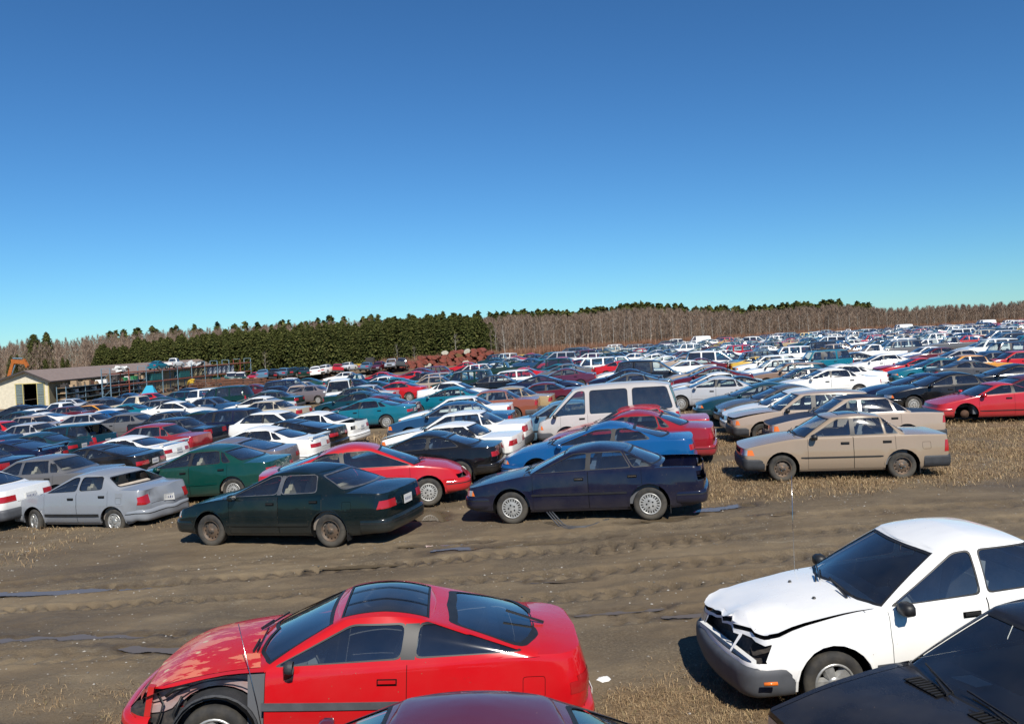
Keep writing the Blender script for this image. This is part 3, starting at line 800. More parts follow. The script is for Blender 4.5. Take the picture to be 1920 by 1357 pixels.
        if P['bed'] is not None:
            mb = MB(); x0, x1 = -L / 2 + .10, P['bed'] - .02; w = P['W'] / 2 - .10; zt = s.edge(x0) - .01; zf = .52
            mb.face([(x0, -w, zf), (x1, -w, zf), (x1, w, zf), (x0, w, zf)], 'engine_dark')
            for sg in (1, -1):
                mb.face([(x0, sg * w, zf), (x1, sg * w, zf), (x1, sg * w, zt), (x0, sg * w, zt)], 'engine_dark'); mb.face([(x0, sg * w, zt), (x1, sg * w, zt), (x1, sg * (w + .06), zt), (x0, sg * (w + .06), zt)], 'car_paint')
            mb.face([(x0, -w, zf), (x0, w, zf), (x0, w, zt), (x0, -w, zt)], 'engine_dark')
            s.addmb('cargo_bed', mb, None, painted=True)
        # mud flaps
        for sg in (1, -1):
            mb = MB(); x = s.rx - P['Rw'] - .06; mb.box((x, sg * (P['W'] / 2 - .12), .20), (.012, .18, .17), 'black_trim'); s.addmb('mud_flap', mb, None)
    def interior(s):
        P = s.P; L = P['L']; w = P['W'] / 2 - .10; cab = 'cabin_beige' if P['seat'] == 'seat_beige' else 'cabin'
        mb = MB(); x1 = P['xc'] - .05; x0 = max(P['xb'] + .1, -L / 2 + .15) if P['bed'] is None else P['xb'] + .02
        zf = .30; zbelt = s.edge(0) - .03
        mb.face([(x0, -w, zf), (x1, -w, zf), (x1, w, zf), (x0, w, zf)], cab)
        for sg in (1, -1):
            k = 8
            for i in range(k):
                a = x0 + (x1 - x0) * i / k; b = x0 + (x1 - x0) * (i + 1) / k
                mb.face([(a, sg * w, zf), (b, sg * w, zf), (b, sg * (s.yb(b, s.edge(b)) - .02), s.edge(b) - .02), (a, sg * (s.yb(a, s.edge(a)) - .02), s.edge(a) - .02)], cab)
        zd = s.edge(x1 - .3) - .0
        mb.box((x1 - .27, 0, zd - .13), (.50, 2 * w - .04, .24), 'cabin', taper=(.8, 1))
        mb.box((x1 - .45, w * .48, zd - .02), (.25, .42, .09), 'cabin', taper=(.7, .8))
        mb.face([(x1, -w, zf), (x1, -w, zd), (x1, w, zd), (x1, w, zf)], 'cabin')
        sx = min(P['b_pillar'][0] + .22, x1 - 1.05)
        if not P['hatch'] and P['bed'] is None:
            zs = s.edge(P['xb']) - .03; xs = max(P['xrr'] - .12, x0 + .5)
            mb.box(((x0 + xs) / 2 - .02, 0, zs), (xs - x0, 2 * w - .06, .03), cab)
            mb.face([(xs, -w, zf), (xs, w, zf), (xs, w, zs), (xs, -w, zs)], P['seat'])
        else: mb.box((x0, 0, .5), (.04, 2 * w, .4), cab)
        s.addmb('cabin_lining', mb, None)
        def seat(y, x, wd=.48, name='seat', head=True):
            m = MB(); sm = P['seat']
            m.box((x + .20, y, .42), (.50, wd, .18), sm, taper=(.94, .94))
            q = Matrix.Rotation(R(-18), 3, 'Y'); m.box((x - .12, y, .74), (.14, wd * .96, .56), sm, q, taper=(.7, .82))
            if head: m.box((x - .235, y, 1.085), (.09, .25, .17), sm, q, taper=(.75, .8))
            bevel_mb = m
            s.addmb(name, m, None)
        seat(.36, sx - .05); seat(-.36, sx - .05)
        if P['bed'] is None and P['xrr'] < -.2 and not P.get('no_rear_seat'):
            xr = max(s.rx + .10, P['xrr'] + .1); xr = min(xr, sx - .72)
            seat(0, xr - .08, 1.20, 'rear_seat', head=False)
        m = MB(); cx, cz = x1 - .58, zd - .03; q = Matrix.Rotation(R(-62), 3, 'Y')
        m.tube([Vector((cx, .36, cz)) + q @ Vector((.185 * math.cos(t), .185 * math.sin(t), 0)) for t in [2 * math.pi * k / 16 for k in range(16)]], .013, 5, 'black_trim', closed=True)
        m.bar(Vector((cx, .36, cz)) + q @ Vector((0, -.18, 0)), Vector((cx, .36, cz)) + q @ Vector((0, .18, 0)), .05, .02, 'black_trim'); m.bar((cx, .36, cz), (cx + .25, .36, cz - .12), .05, .05, 'black_trim')
        s.addmb('steering_wheel', m, None)
    def far_extras(s):
        """bumpers, wheels and seats of a far-off car, in the same mesh"""
        P = s.P; mb = MB(); L = P['L']
        m = {'body': 'car_paint', 'black': 'bumper_black', 'grey': 'bumper_grey', 'chrome': 'chrome'}[P['bumper']]
        z0, z1 = P['bumper_h']
        for sg in (1, -1):
            mb.box((sg * (L / 2 - .08), 0, (z0 + z1) / 2), (.20, P['W'] * .93, z1 - z0), m)
        for ax_ in (s.fx, s.rx):
            for sg in (1, -1):
                y = sg * (P['W'] / 2 - .11)
                mb.lathe([(.12, -.09 * sg), (P['Rw'] - .02, -.1 * sg), (P['Rw'], 0), (P['Rw'] - .02, .09 * sg), (P['Rw'] * .66, .095 * sg)], 10, 'tyre', 'y', (ax_, y, P['Rw']))
                mb.lathe([(P['Rw'] * .66, .09 * sg), (.01, .085 * sg)], 10, 'hubcap', 'y', (ax_, y, P['Rw']))
        mb.box((0, 0, .42), (L * .93, P['W'] * .84, .3), 'underbody')
        if P['bed'] is None or True:
            x1 = P['xc'] - .1; x0 = max(P['xb'] + .15, -L / 2 + .2)
            mb.box(((x0 + x1) / 2, 0, .60), (x1 - x0, P['W'] * .80, .30), 'cabin')
            sx = P['b_pillar'][0] + .05
            for y in (.36, -.36): mb.box((sx, y, .88), (.18, .44, .40), P['seat'])
            if P['xrr'] < -.3: mb.box((max(s.rx, P['xrr']), 0, .82), (.16, 1.1, .26), P['seat'])
        return mb

def bed_ok(P): return True

# ---- wheels (shared meshes)
WM = {}
def wheel_meshes(Rw, tw, rim):
    k = (round(Rw, 3), tw, rim)
    if k in WM: return WM[k]
    t = MB(); h = tw / 2; rr = Rw * .655
    t.lathe([(rr, -h * .8), (rr + .02, -h * .93), (Rw * .85, -h), (Rw * .965, -h * .86), (Rw, -h * .62), (Rw * 1.004, -.02), (Rw * .985, -.018), (Rw * .985, -.008), (Rw * 1.004, -.006), (Rw, h * .62), (Rw * .965, h * .86), (Rw * .85, h), (rr + .02, h * .93), (rr, h * .8)], 32, 'tyre')
    if rim == 'none': me = t.mesh('tyre'); WM[k] = (me, None); return WM[k]
    r = MB()
    if rim == 'hubcap':
        r.lathe([(rr, h * .80), (rr * .97, h * .93), (rr * .90, h * .90), (rr * .86, h * .84)], 28, 'hubcap')
        r.lathe([(rr * .62, h * .86), (rr * .3, h * .98), (.02, h * 1.0), (0, h * 1.0)], 28, 'hubcap')
        n = 20
        for j in range(n):
            a0 = 2 * math.pi * (j + .0) / n; a1 = 2 * math.pi * (j + .58) / n
            q = lambda rad, a, y: (rad * math.cos(a), y, rad * math.sin(a))
            r.face([q(rr * .86, a0, h * .84), q(rr * .86, a1, h * .84), q(rr * .62, a1, h * .86), q(rr * .62, a0, h * .86)], 'hubcap')
            a2 = 2 * math.pi * (j + 1) / n
            r.face([q(rr * .86, a1, h * .7), q(rr * .86, a2, h * .7), q(rr * .62, a2, h * .7), q(rr * .62, a1, h * .7)], 'gap')
        for j in range(5):
            a = 2 * math.pi * j / 5; r.lathe([(.017, h * 1.02), (0, h * 1.02)], 6, 'gap', 'y', (.062 * math.cos(a), 0, .062 * math.sin(a)))
    elif rim in ('alloy', 'alloy7'):
        ns_ = 5 if rim == 'alloy' else 7
        r.lathe([(rr, h * .80), (rr * .96, h * .92), (rr * .88, h * .86), (rr * .86, h * .3), (rr * .84, -h * .5)], 28, 'alloy')
        r.lathe([(rr * .84, h * .1), (.0, h * .1)], 20, 'gap')
        r.lathe([(.075, h * .2), (.07, h * .80), (.03, h * .86), (0, h * .86)], 16, 'alloy')
        for j in range(ns_):
            a = 2 * math.pi * j / ns_; wd0, wd1 = .055, .032 if ns_ == 5 else .026
            ca, sa = math.cos(a), math.sin(a)
            def pt(rad, off, y): return (rad * ca - off * sa, y, rad * sa + off * ca)
            ri, ro = .05, rr * .90
            vs = [pt(ri, -wd0 / 1.6, h * .80), pt(ri, wd0 / 1.6, h * .80), pt(ro, wd1 * 1.3, h * .80), pt(ro, -wd1 * 1.3, h * .80), pt(ri, -wd0, h * .3), pt(ri, wd0, h * .3), pt(ro, wd1 * 2, h * .3), pt(ro, -wd1 * 2, h * .3)]
            r.faces(vs, [(0, 1, 2, 3), (0, 3, 7, 4), (1, 5, 6, 2)], 'alloy')
    else:   # pressed steel with round holes
        r.lathe([(rr, h * .80), (rr * .95, h * .86), (rr * .90, h * .55), (rr * .82, h * .30), (rr * .60, h * .50), (rr * .40, h * .62), (rr * .28, h * .60), (rr * .24, h * .80), (rr * .10, h * .86), (0, h * .86)], 28, 'steel_rim')
        for j in range(12):
            a = 2 * math.pi * j / 12; rad = rr * .71
            r.lathe([(.016, h * .43), (0, h * .43)], 7, 'gap', 'y', (rad * math.cos(a), 0, rad * math.sin(a)))
        for j in range(4):
            a = 2 * math.pi * j / 4 + .4; r.lathe([(.013, h * .72), (0, h * .74)], 6, 'chrome', 'y', (.058 * math.cos(a), 0, .058 * math.sin(a)))
    WM[k] = (t.mesh('tyre'), r.mesh('rim')); return WM[k]

TEMPL = {}
def make_car(key, P, name, label, cat, col, loc, yaw, group=None, rims=None, wheels=True, tilt=0.0, steer=0.0, hood_up=0, lift=0.0, seatmat=None, flat=0.0):
    """a car with its parts; meshes are shared between cars built from the same key"""
    if key not in TEMPL: TEMPL[key] = Car(P, P.get('lod', 0))
    T = TEMPL[key]; root = empty(name, (loc[0], loc[1], loc[2] + lift), yaw)
    root.rotation_euler = (0, tilt, yaw)
    tag(root, label, cat, group)
    made = []
    for i, (nm, me, par, painted) in enumerate(T.parts):
        o = link(nm, me, made[par] if par is not None else root, COL.get(col, (.5, .5, .5)) if isinstance(col, str) else col); made.append(o)
        if hood_up and nm == 'hood':
            px, pz = T.P['xc'] - T.P['gbf'], T.edge(T.P['xc']) - .02
            o.matrix_local = Matrix.Translation((px, 0, pz)) @ Matrix.Rotation(-R(hood_up), 4, 'Y') @ Matrix.Translation((-px, 0, -pz))
    if wheels:
        P = T.P
        k = 0
        for ax_ in (T.fx, T.rx):
            for sg in (1, -1):
                rm = (rims[k] if rims else P['rim']); k += 1
                if rm is None:
                    m = MB(); m.lathe([(.13, .02 * sg), (.13, .035 * sg), (0, .04 * sg)], 14, 'brake_rust', 'y'); b = m.build('brake_disc', root); b.location = (ax_, sg * (P['W'] / 2 - .20), P['Rw']); continue
                ty, ri = wheel_meshes(P['Rw'], P['tw'], rm)
                wo_ = link('wheel', ty, root); wo_.location = (ax_, sg * (P['W'] / 2 - P['tw'] / 2 - .035), P['Rw'] - .012 - flat)
                wo_.rotation_euler = (0, random.uniform(0, 6) * 0, (0 if sg > 0 else math.pi) + (R(steer) if ax_ == T.fx else 0))
                if ri: link('rim', ri, wo_)
    return root
# ------------------------------------------------------------------ the kinds of car in the yard
M = {}
M['boxy_sedan'] = P_(L=4.55, W=1.70, H=1.385, wb=2.60, fo=.90, belt=[(-2.28, .90), (-1.5, .93), (.95, .92), (1.6, .84), (2.28, .70)], xc=1.05, xrf=.32, xrr=-.88, xb=-1.52, b_pillar=(-.08, -.10), dlo_rear=(-1.30, -.95), q_split=(-.98, -.86),
    bumper='black', mould='black_trim', tail_l=(.36, .80, .66, .84), head=(.36, .78, .56, .69), grille=(.34, .57, .68), rim='steel', nose=(.05, .0, 0, .01, .03), tail=(.06, .0, 0, .0, .02), roof_droop=.03, cf=(.12, .16), cr=(.10, .14), bf=.07, br=.04, chrome_trim=True, hood_r=1)
M['round_sedan'] = P_(L=4.60, W=1.72, H=1.38, wb=2.62, fo=.92, belt=[(-2.30, .92), (-1.4, .95), (0, .92), (.95, .90), (1.6, .82), (2.30, .62)], xc=1.15, xrf=.22, xrr=-.86, xb=-1.72, b_pillar=(-.06, -.10), dlo_rear=(-1.22, -.90), q_split=(-.95, -.84), rcrown=.065, roof_droop=.06,
    tail_l=(.40, .80, .66, .80), head=(.36, .78, .54, .64), grille=(.30, .50, .60), rim='hubcap', mould='car_paint', crown=.05, dlo_r=.07)
M['sleek_sedan'] = P_(L=4.75, W=1.77, H=1.37, wb=2.68, fo=.95, belt=[(-2.37, .90), (-1.6, .95), (0, .90), (1.1, .86), (1.8, .76), (2.37, .58)], xc=1.30, xrf=.25, xrr=-.78, xb=-1.85, b_pillar=(-.02, -.08), dlo_rear=(-1.30, -.86), q_split=(-.98, -.80), rcrown=.07, roof_droop=.07,
    tail_l=(.25, .82, .68, .80), head=(.40, .80, .52, .60), grille=(.22, .44, .52), rim='alloy7', crown=.05, cf=(.30, .32), cr=(.24, .26), dlo_r=.09)
M['coupe'] = P_(L=4.55, W=1.72, H=1.33, wb=2.63, fo=.92, belt=[(-2.27, .90), (-1.5, .92), (0, .88), (1.0, .87), (1.7, .77), (2.27, .60)], xc=1.15, xrf=.15, xrr=-.80, xb=-1.80, doors=2, b_pillar=(-.42, -.46), dlo_rear=(-1.30, -.92), rcrown=.065, roof_droop=.06,
    tail_l=(.36, .80, .66, .78), head=(.40, .80, .53, .62), grille=(.0, .5, .6), rim='hubcap', crown=.05, dlo_r=.08, cf=(.28, .30), cr=(.2, .22))
M['boxy_coupe'] = P_(L=4.50, W=1.70, H=1.34, wb=2.55, fo=.90, belt=[(-2.25, .90), (-1.4, .92), (.95, .90), (1.6, .82), (2.25, .68)], xc=1.0, xrf=.28, xrr=-.85, xb=-1.40, doors=2, b_pillar=(-.45, -.47), dlo_rear=(-1.20, -.92),
    bumper='black', tail_l=(.30, .80, .66, .80), head=(.36, .78, .55, .67), rim='steel', nose=(.05, .0, 0, .01, .03), tail=(.06, .0, 0, .0, .02), cf=(.12, .16), cr=(.10, .14))
M['fastback'] = P_(L=4.40, W=1.70, H=1.30, wb=2.50, fo=.92, belt=[(-2.20, .93), (-1.6, .95), (0, .88), (1.0, .85), (1.7, .75), (2.20, .60)], xc=1.10, xrf=.12, xrr=-.62, xb=-1.95, doors=2, b_pillar=(-.35, -.42), dlo_rear=(-1.35, -.75), rcrown=.06, hatch=True,
    tail_l=(.30, .78, .64, .76), head=(.40, .78, .52, .60), grille=(.0, .5, .6), rim='alloy', cf=(.28, .30), cr=(.2, .22), no_rear_seat=False)
M['hatchback'] = P_(L=3.95, W=1.62, H=1.37, wb=2.40, fo=.80, belt=[(-1.97, .88), (-1.2, .92), (.9, .90), (1.4, .82), (1.97, .68)], xc=1.0, xrf=.30, xrr=-1.05, xb=-1.80, doors=2, b_pillar=(-.32, -.36), dlo_rear=(-1.35, -1.10), hatch=True,
    bumper='black', tail_l=(.50, .78, .62, .80), head=(.36, .74, .55, .67), rim='steel', Rw=.28, nose=(.05, .0, 0, .01, .03))
M['wagon'] = P_(L=4.55, W=1.68, H=1.43, wb=2.52, fo=.88, belt=[(-2.27, .90), (-1.0, .92), (.95, .91), (1.6, .83), (2.27, .69)], xc=1.05, xrf=.36, xrr=-1.62, xb=-2.14, b_pillar=(-.05, -.07), dlo_rear=(-1.95, -1.70), q_split=(-.98, -.94), pillar=.095, hatch=True, roof_droop=.025,
    bumper='black', tail_l=(.60, .80, .58, .84), head=(.36, .76, .56, .68), rim='steel', nose=(.05, .0, 0, .01, .03), cf=(.14, .18))
M['minivan'] = P_(L=4.55, W=1.78, H=1.72, wb=2.70, fo=.85, belt=[(-2.27, .98), (-1.0, .98), (.95, .96), (1.6, .90), (2.27, .70)], xc=1.55, xrf=.62, xrr=-1.90, xb=-2.22, b_pillar=(.10, .05), dlo_rear=(-2.02, -1.90), q_split=(-.98, -.98), pillar=.11, hatch=True, rcrown=.075, wt=.66, roof_droop=.05, dark_rear=True,
    tail_l=(.66, .86, .60, .95), head=(.40, .80, .58, .70), grille=(.36, .56, .68), rim='hubcap', Rw=.31, no_rear_seat=False)
M['suv'] = P_(L=4.30, W=1.78, H=1.68, wb=2.60, fo=.75, Rw=.35, tw=.22, sill=.34, belt=[(-2.15, 1.05), (.80, 1.05), (1.4, 1.02), (2.15, .92)], xc=.90, xrf=.48, xrr=-1.85, xb=-2.08, b_pillar=(-.15, -.16), dlo_rear=(-1.92, -1.84), q_split=(-1.05, -1.05), pillar=.12, hatch=True, wt=.66, rcrown=.05,
    bumper='grey', bumper_h=(.42, .62), tail_l=(.68, .86, .72, 1.0), head=(.45, .80, .72, .86), grille=(.42, .70, .88), rim='alloy', nose=(.04, 0, 0, 0, .02), tail=(.03, 0, 0, 0, .01), cf=(.10, .14), cr=(.08, .10), crown=.02, rails=True, gap_door=.3)
M['pickup'] = P_(L=4.90, W=1.72, H=1.58, wb=2.95, fo=.80, Rw=.33, tw=.21, sill=.32, belt=[(-2.45, .98), (.80, 1.00), (1.5, .96), (2.45, .86)], xc=1.05, xrf=.52, xrr=-.42, xb=-.62, b_pillar=(-.30, -.30), doors=2, dlo_rear=(-.50, -.42), hatch=False, bed=-.70, wt=.62, rcrown=.05,
    gbf=.14, gbr=.02, tbr=.02, gcr=(.08, .12), tcr=(.06, .10), blank=(1,), bumper='black', bumper_h=(.40, .58), tail_l=(.72, .86, .66, .90), head=(.40, .80, .68, .82), grille=(.38, .66, .84), rim='steel', nose=(.04, 0, 0, 0, .02), tail=(.02, 0, 0, 0, .0), cf=(.10, .14), cr=(.05, .06), door_rear=-.40, door_front=.85)
M['cargo_van'] = P_(L=5.2, W=1.98, H=2.05, wb=3.1, fo=.80, Rw=.34, tw=.22, sill=.34, belt=[(-2.6, 1.15), (.80, 1.15), (1.8, 1.10), (2.6, .95)], xc=1.75, xrf=1.15, xrr=-2.40, xb=-2.55, b_pillar=(.55, .55), doors=2, dlo_rear=(-2.3, -2.3), blank=(1,), wt=.80, rcrown=.07, hatch=True, pillar=.12,
    bumper='grey', bumper_h=(.40, .60), tail_l=(.82, .97, .70, 1.0), head=(.55, .90, .74, .90), grille=(.5, .72, .92), rim='steel', nose=(.06, 0, 0, 0, .02), tail=(.02, 0, 0, 0, .0), cf=(.14, .18), cr=(.06, .08))

mat('faded_navy', (.022, .026, .045), .45, noise_amt=.4, noise_scale=3)
M['two_tone'] = dict(M['boxy_sedan'], mats={'hood': 'faded_navy', 'trunk_lid': 'faded_navy', 'roof': 'faded_navy'})
# ------------------------------------------------------------------ the cars by the track, each built to its own proportions
H_ = {}
def dent_white(v):
    """the crushed front corner: hood edge folded up and pushed back"""
    x, y, z = v
    k = sstep(1.25, 1.95, x) * (1 - sstep(.98, 1.05, abs(z - .3) / .75))
    if z > .60 and x > 1.15:
        n = 1 - 3.2 * abs(noise.noise(Vector((x * 3.1, y * 3.4, 1.3)))); n2 = 1 - 3 * abs(noise.noise(Vector((x * 7, y * 6, 4))))
        a = sstep(1.45, 2.0, x) * (.45 + .55 * sstep(-.6, .3, y))
        z += a * sstep(.60, .66, z) * (.050 * n + .012 * n2) + .055 * sstep(1.3, 1.9, x) * math.exp(-((y - .28) / .30) ** 2)
        z -= .05 * sstep(1.8, 2.15, x) * math.exp(-((y - .62) / .22) ** 2)
        x -= a * .06 * (1 + n)
    return Vector((x, y, z))
def dent_silver(v):
    x, y, z = v
    if x < -1.3:
        a = sstep(-1.3, -2.0, x); n = noise.noise(Vector((x * 3, y * 3, z * 4)))
        x += a * (.10 + .10 * n) * (.4 + .6 * sstep(-.3, .8, y)); z += a * .035 * n; y -= a * .03 * (1 if y > 0 else -1) * (1 + n)
    return Vector((x, y, z))
H_['blue'] = P_(L=4.62, W=1.70, H=1.36, wb=2.60, fo=.98, Rw=.305, belt=[(-2.31, .93), (-1.6, .95), (-.5, .935), (.9, .90), (1.5, .81), (2.31, .66)], xc=1.12, xrf=.30, xrr=-.88, xb=-1.55, b_pillar=(-.16, -.18), dlo_rear=(-1.36, -.88), q_split=(-.98, -.80), bumper='body', mould='black_trim', mould_z=.53, mould_h=.035,
    tail_l=(.36, .80, .70, .86), head=(.42, .80, .54, .64), grille=(.38, .53, .62), rim='hubcap', chrome_trim=False, handle='chrome', roof_droop=.045, rcrown=.06, omit=('trunk_lid', 'taillight_L', 'taillight_R', 'mirrors'), nose=(.05, 0, 0, .01, .04), bumper_h=(.30, .52), seat='seat_blue', plate=False, sill=.20)
H_['tan'] = P_(L=4.24, W=1.64, H=1.38, wb=2.43, fo=.83, Rw=.285, belt=[(-2.12, .905), (-1.4, .92), (.9, .90), (1.5, .82), (2.12, .69)], xc=.98, xrf=.30, xrr=-.84, xb=-1.36, b_pillar=(-.17, -.18), dlo_rear=(-1.10, -.84), q_split=(-.83, -.78), bumper='black', bumper_h=(.26, .50), mould='black_trim', mould_z=.50, mould_h=.025,
    tail_l=(.36, .78, .56, .80), head=(.38, .76, .56, .68), grille=(.34, .57, .67), rim='steel', sunroof=(-.42, .02, .36), nose=(.04, 0, 0, 0, .02), tail=(.05, 0, 0, 0, .02), cf=(.10, .13), cr=(.08, .12), bf=.06, br=.03, panels=((-1.72, -1.55, .62, .77),), roof_droop=.03)
H_['green'] = P_(L=4.76, W=1.77, H=1.40, wb=2.62, fo=.95, Rw=.305, belt=[(-2.38, .93), (-1.6, .965), (-.4, .93), (.95, .90), (1.6, .82), (2.38, .62)], xc=1.18, xrf=.25, xrr=-.88, xb=-1.72, b_pillar=(-.14, -.18), dlo_rear=(-1.36, -.90), q_split=(-.98, -.90), bumper='body', mould='car_paint', mould_z=.42, mould_h=.05,
    tail_l=(.42, .82, .67, .81), tail_wrap=.22, head=(.40, .80, .55, .66), grille=(.36, .52, .64), rim='steel', dlo_r=.085, roof_droop=.06, rcrown=.065, chrome_trim=True, cr=(.24, .24), cf=(.26, .30), seat='seat_beige', panels=((-1.66, -1.48, .64, .82),), crown=.05, back_z=.025)
H_['silver'] = P_(black_pillar=False, L=4.12, W=1.66, H=1.35, wb=2.38, fo=.84, Rw=.28, belt=[(-2.06, .93), (-1.3, .96), (0, .91), (.95, .88), (1.5, .80), (2.06, .62)], xc=1.08, xrf=.25, xrr=-.80, xb=-1.50, b_pillar=(-.13, -.16), dlo_rear=(-1.12, -.80), q_split=(-.88, -.80), bumper='body', mould='black_trim', mould_z=.42, mould_h=.06,
    tail_l=(.50, .80, .62, .80), tail_wrap=.05, head=(.40, .78, .53, .62), grille=(.3, .5, .58), rim='alloy7', dlo_r=.085, omit=('rear_window', 'mirrors'), deform=dent_silver, roof_droop=.055, seat='seat_beige', panels=((-1.42, -1.26, .66, .80),), crown=.045)
H_['cavalier'] = P_(L=4.62, W=1.72, H=1.42, wb=2.64, fo=.95, Rw=.30, belt=[(-2.29, .95), (-1.5, .96), (0, .90), (1.05, .88), (1.75, .78), (2.29, .60)], xc=1.32, xrf=.34, xrr=-.85, xb=-2.0, doors=2, b_pillar=(-.42, -.46), dlo_rear=(-1.40, -.86), bumper='body', tail_l=(.40, .80, .66, .78),
    head=(.40, .80, .53, .62), grille=(.0, .5, .6), rim='hubcap', dlo_r=.08, roof_droop=.065, rcrown=.07, crown=.06, cf=(.32, .34), cr=(.22, .24), nose=(.08, .0, .0, .05, .16), omit=('headlight_R', 'mirrors'), door_front=1.0)
H_['nx'] = P_(L=4.13, W=1.67, H=1.31, wb=2.43, fo=.85, Rw=.295, belt=[(-2.06, .96), (-1.5, .965), (-.6, .915), (.9, .855), (1.5, .77), (2.06, .58)], xc=1.00, xrf=.28, xrr=-.64, xb=-1.72, doors=2, b_pillar=(-.40, -.44), dlo_rear=(-1.42, -.72), bumper='body', tail_l=(.42, .80, .62, .76), pillar=.10,
    head=(.50, .78, .48, .58), grille=(.0, .5, .6), rim='alloy', dlo_r=.06, roof_droop=.06, rcrown=.055, crown=.065, cf=(.30, .34), cr=(.30, .32), nose=(.06, .0, .0, .06, .18), tail=(.10, .02, 0, .03, .10), hatch=True, ttop=(-.56, .18, .46), mould='bumper_grey', mould_z=.585, mould_h=.06, wt=.56,
    handle='car_paint', panels=((-1.60, -1.40, .60, .79),), door_front=.80, door_rear=-.40, glass='car_glass', bumper_h=(.22, .46), omit=('headlight_L', 'turn_signal_L', 'fender_L', 'mirrors'), fender_cut=[(.79, .10), (1.93, .10), (1.86, .66), (1.3, .80), (.79, .90)], fb_len=.30, mats={'hood': 'peeling_paint'}, back_z=.02, plate='low', bumper_out=.05)
H_['white'] = P_(black_pillar=False, L=4.32, W=1.67, H=1.42, wb=2.43, fo=.88, Rw=.295, belt=[(-2.16, .92), (-1.4, .95), (0, .92), (.92, .89), (1.5, .81), (2.16, .66)], xc=.97, xrf=.15, xrr=-.90, xb=-1.60, b_pillar=(-.24, -.26), dlo_rear=(-1.22, -.92), q_split=(-.98, -.90), bumper='grey', bumper_h=(.24, .50), bumper_out=.05,
    tail_l=(.40, .80, .62, .80), head=(.40, .78, .54, .66), grille=(.37, .55, .65), rim='alloy', dlo_r=.05, mould='bumper_grey', mould_z=.40, mould_h=.07, deform=dent_white, omit=('headlight_L', 'grille', 'turn_signal_L'), cf=(.18, .22), bf=.12, gbf=.20, tbf=.12, black_mirror=True, crown=.05)
H_['black'] = P_(omit=('mirrors',), L=4.60, W=1.72, H=1.47, wb=2.60, fo=.90, belt=[(-2.3, .90), (-1.3, .93), (.9, .92), (1.6, .86), (2.3, .72)], xc=1.10, xrf=.38, xrr=-.80, xb=-1.50, b_pillar=(-.05, -.07), dlo_rear=(-1.20, -.84), bumper='black', rim='steel', tail_l=(.4, .8, .62, .8), nose=(.04, 0, 0, 0, .01), cf=(.05, .06), bf=.03, wf=.95, levels=((0, .06), (.10, .01), (.33, 0), (.6, 0), (.90, .008), (.97, .018), (1.0, .035)), head=(.38, .80, .56, .68), crown=.014, mould='black_trim')
H_['maroon'] = P_(L=4.65, W=1.74, H=1.40, wb=2.62, belt=[(-2.3, .93), (-1.4, .96), (0, .93), (.95, .90), (1.6, .82), (2.32, .62)], xc=1.15, xrf=.30, xrr=-.86, xb=-1.62, b_pillar=(-.1, -.12), dlo_rear=(-1.24, -.90), rcrown=.065, roof_droop=.055)
H_['silver_van'] = P_(black_pillar=False, L=4.43, W=1.69, H=1.84, wb=2.24, fo=.98, Rw=.30, belt=[(-2.21, .98), (-1.0, .98), (1.2, .98), (1.7, .92), (2.21, .74)], xc=1.92, xrf=1.08, xrr=-1.95, xb=-2.16, b_pillar=(.58, .56), dlo_rear=(-1.98, -1.82), q_split=(-.72, -.72), pillar=.13, hatch=True, rcrown=.09, wt=.62, roof_droop=.06, dlo_r=.10,
    doors=2, dark_rear=True, tail_l=(.66, .82, .60, .9), head=(.40, .76, .58, .70), grille=(.0, .6, .7), rim='hubcap', bumper='grey', bumper_h=(.28, .50), door_front=1.42, nose=(.03, 0, 0, .02, .06), cf=(.16, .2), gbf=.16, door_rear=.55, black_mirror=True)
H_['mr2'] = P_(L=3.95, W=1.66, H=1.25, wb=2.32, fo=.86, belt=[(-1.97, .90), (-1.2, .92), (.6, .86), (1.97, .60)], xc=.95, xrf=.15, xrr=-.52, xb=-1.20, doors=2, b_pillar=(-.33, -.34), dlo_rear=(-.95, -.70), bumper='body', head=(0, 0, 0, 0), tail_l=(.35, .78, .62, .76), grille=(0, .5, .6), rim='steel',
    wt=.54, rcrown=.05, mould='black_trim', mould_z=.40, mould_h=.02, cf=(.22, .26), spoiler=True, roof_droop=.04)

def tilt_on(x, y, yaw, L=1.3, Wd=.7):
    c, s_ = math.cos(yaw), math.sin(yaw)
    f, b = ground_z(x + c * L, y + s_ * L), ground_z(x - c * L, y - s_ * L); l, r = ground_z(x - s_ * Wd, y + c * Wd), ground_z(x + s_ * Wd, y - c * Wd)
    return -math.atan2(f - b, 2 * L), math.atan2(l - r, 2 * Wd), (f + b + l + r) / 4
def park(key, P, name, label, cat, col, x, y, yaw, dz=0, dt=0, dr=0, **k):
    yaw = R(yaw); t, r_, z = tilt_on(x, y, yaw)
    o = make_car(key, P, name, label, cat, col, (x, y, z + dz), yaw, tilt=t + dt, **k); o.rotation_euler = (r_ + dr, t + dt, yaw); return o

